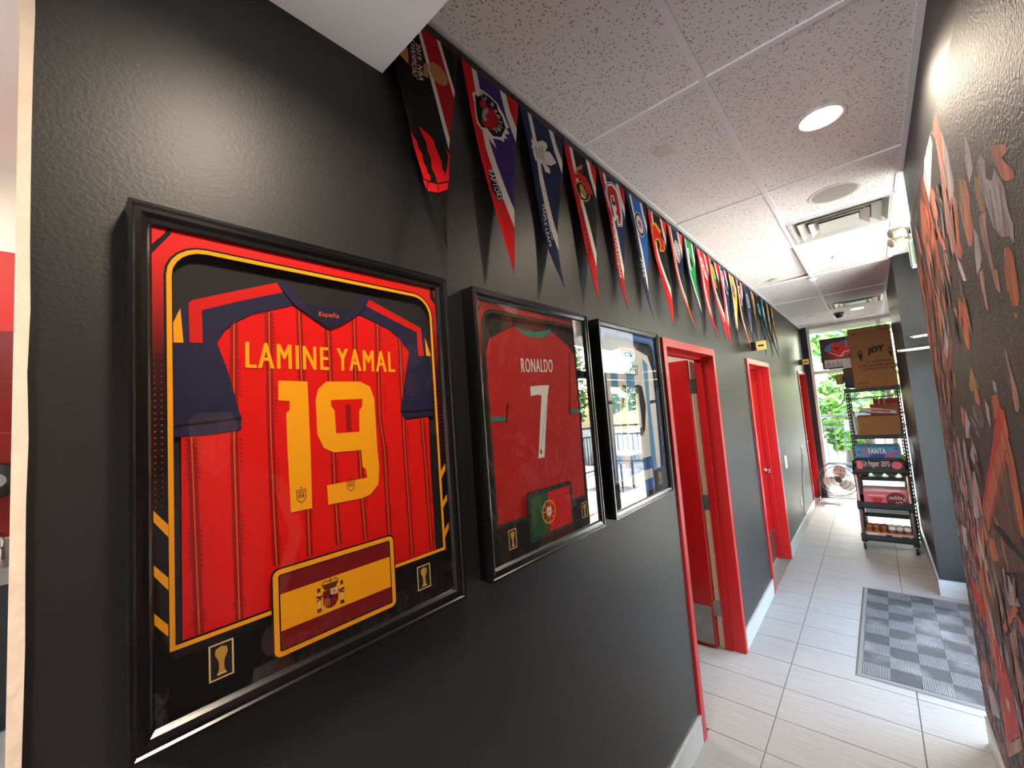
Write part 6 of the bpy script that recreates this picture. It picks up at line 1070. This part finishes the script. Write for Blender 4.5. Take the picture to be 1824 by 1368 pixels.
def railing(x0, y0, x1, y1, label, n):
    t = thing('patio_railing', label, 'railing', ((x0+x1)/2, (y0+y1)/2, -.03), 'dark metal railings around the patio'); L = math.hypot(x1-x0, y1-y0); ux, uy = (x1-x0)/L, (y1-y0)/L
    def seg(nm, a, b, z0, z1, w_):
        px, py = -uy*w_/2, ux*w_/2; m = MB(); c = [(x0+ux*a+px, y0+uy*a+py), (x0+ux*a-px, y0+uy*a-py), (x0+ux*b-px, y0+uy*b-py), (x0+ux*b+px, y0+uy*b+py)]; m.add([(p[0], p[1], z0) for p in c]+[(p[0], p[1], z1) for p in c], [(3, 2, 1, 0), (4, 5, 6, 7), (0, 1, 5, 4), (1, 2, 6, 5), (2, 3, 7, 6), (3, 0, 4, 7)]); m.build(nm, 'rail_paint', t)
    seg('top_rail', 0, L, 1.27, 1.32, .06); seg('mid_rail', 0, L, 1.02, 1.06, .04); seg('bottom_rail', 0, L, .22, .27, .04); k = int(L/1.6)
    for i in range(k+1): a = L*i/k; seg('post', a-.045, a+.045, -.03, 1.40, .09)
    q = .16
    while q < L: seg('baluster', q-.009, q+.009, .27, 1.02, .018); q += .16
railing(-2.4, 11.5, 5.36, 11.5, 'dark metal patio railing beyond the end window', 0); railing(5.45, 11.4, 5.45, 2.0, 'dark metal patio railing beyond the side entrance', 0)
def table(x, y, label):
    t = thing('patio_table', label, 'table', (x, y, -.03), 'white patio tables'); box('table_top', 'bx_white', x-.5, x+.5, y-.4, y+.4, .70, .74, t, bevel=.01)
    for sx in (-1, 1):
        for sy in (-1, 1): box('leg', 'alu_dark', x+sx*.44-.02, x+sx*.44+.02, y+sy*.34-.02, y+sy*.34+.02, -.03, .70, t)
table(3.95, 9.3, 'white patio table standing farther from the entrance'); table(3.6, 6.6, 'white patio table nearer the entrance glass')
def leafy(x, y, h, r, label, seed, n=5000, name='tree'):
    rg = random.Random(seed); t = thing(name, label, name, (x, y, -.03), 'green trees around the patio' if name == 'tree' else 'shrubs behind the end railing')
    m = MB()
    pts = [(x, y, -.03), (x+.05, y, h*.3), (x-.03, y+.05, h*.6), (x, y, h*.85)]; 
    for i in range(3): m.cyl(pts[i], pts[i+1], .16-.04*i, 8, .16-.04*(i+1))
    for k in range(5): a = rg.uniform(0, 6.28); m.cyl((x, y, h*(.35+.08*k)), (x+r*.6*math.cos(a), y+r*.6*math.sin(a), h*(.55+.08*k)), .05, 6, .02)
    m.build('trunk', 'bark', t, smooth=True); b = MB(); cl = [(rg.gauss(0, r*.45), rg.gauss(0, r*.45), h*rg.uniform(.25, .98), rg.uniform(.35, .7)*r*.7) for _ in range(26)]
    for k in range(n):
        c = rg.choice(cl); d = Vector((rg.gauss(0, 1), rg.gauss(0, 1), rg.gauss(0, 1))).normalized()*c[3]*rg.uniform(.5, 1); p = Vector((x+c[0], y+c[1], max(.15, c[2])))+d; p.z = max(p.z, .1)
        u = Vector((rg.gauss(0, 1), rg.gauss(0, 1), rg.gauss(0, .6))).normalized(); w_ = u.orthogonal().normalized(); s = rg.uniform(.07, .16); b.add([p-u*s, p+w_*s*.5, p+u*s, p-w_*s*.5], [(0, 1, 2, 3)], rg.choice((0, 0, 1, 1, 2)))
    b.build('foliage', ['leaf_a', 'leaf_b', 'leaf_c'], t)
k = 0
for x, y, h, r, lb in ((-2.3, 15.0, 6.0, 1.5, 'leafy tree left of the end window view'), (.6, 15.2, 5.6, 1.5, 'bushy green tree straight beyond the end window'), (3.5, 15.2, 6.2, 1.5, 'leafy tree right of the end window view'), (6.6, 17.5, 6.0, 1.5, 'tall leafy tree at the patio corner'), (9.0, 14.2, 5.2, 1.45, 'broad tree beyond the side railing, far corner'), (8.6, 9.6, 5.6, 1.5, 'broad tree beyond the side railing, middle'), (8.8, 6.0, 5.0, 1.45, 'broad tree beyond the side railing, nearer'), (8.4, 2.4, 5.4, 1.45, 'broad tree beyond the side railing, nearest the street')):
    leafy(x, y, h, r, lb, 100+k); k += 1

for x, y, lb in ((-1.5, 12.9, 'low leafy shrub behind the end railing, leftmost'), (.35, 13.0, 'low leafy shrub behind the end railing, straight past the fan'), (2.3, 12.9, 'low leafy shrub behind the end railing, right of the rack')): leafy(x, y, 2.3, .75, lb, 300+k, 2200, 'shrub'); k += 1
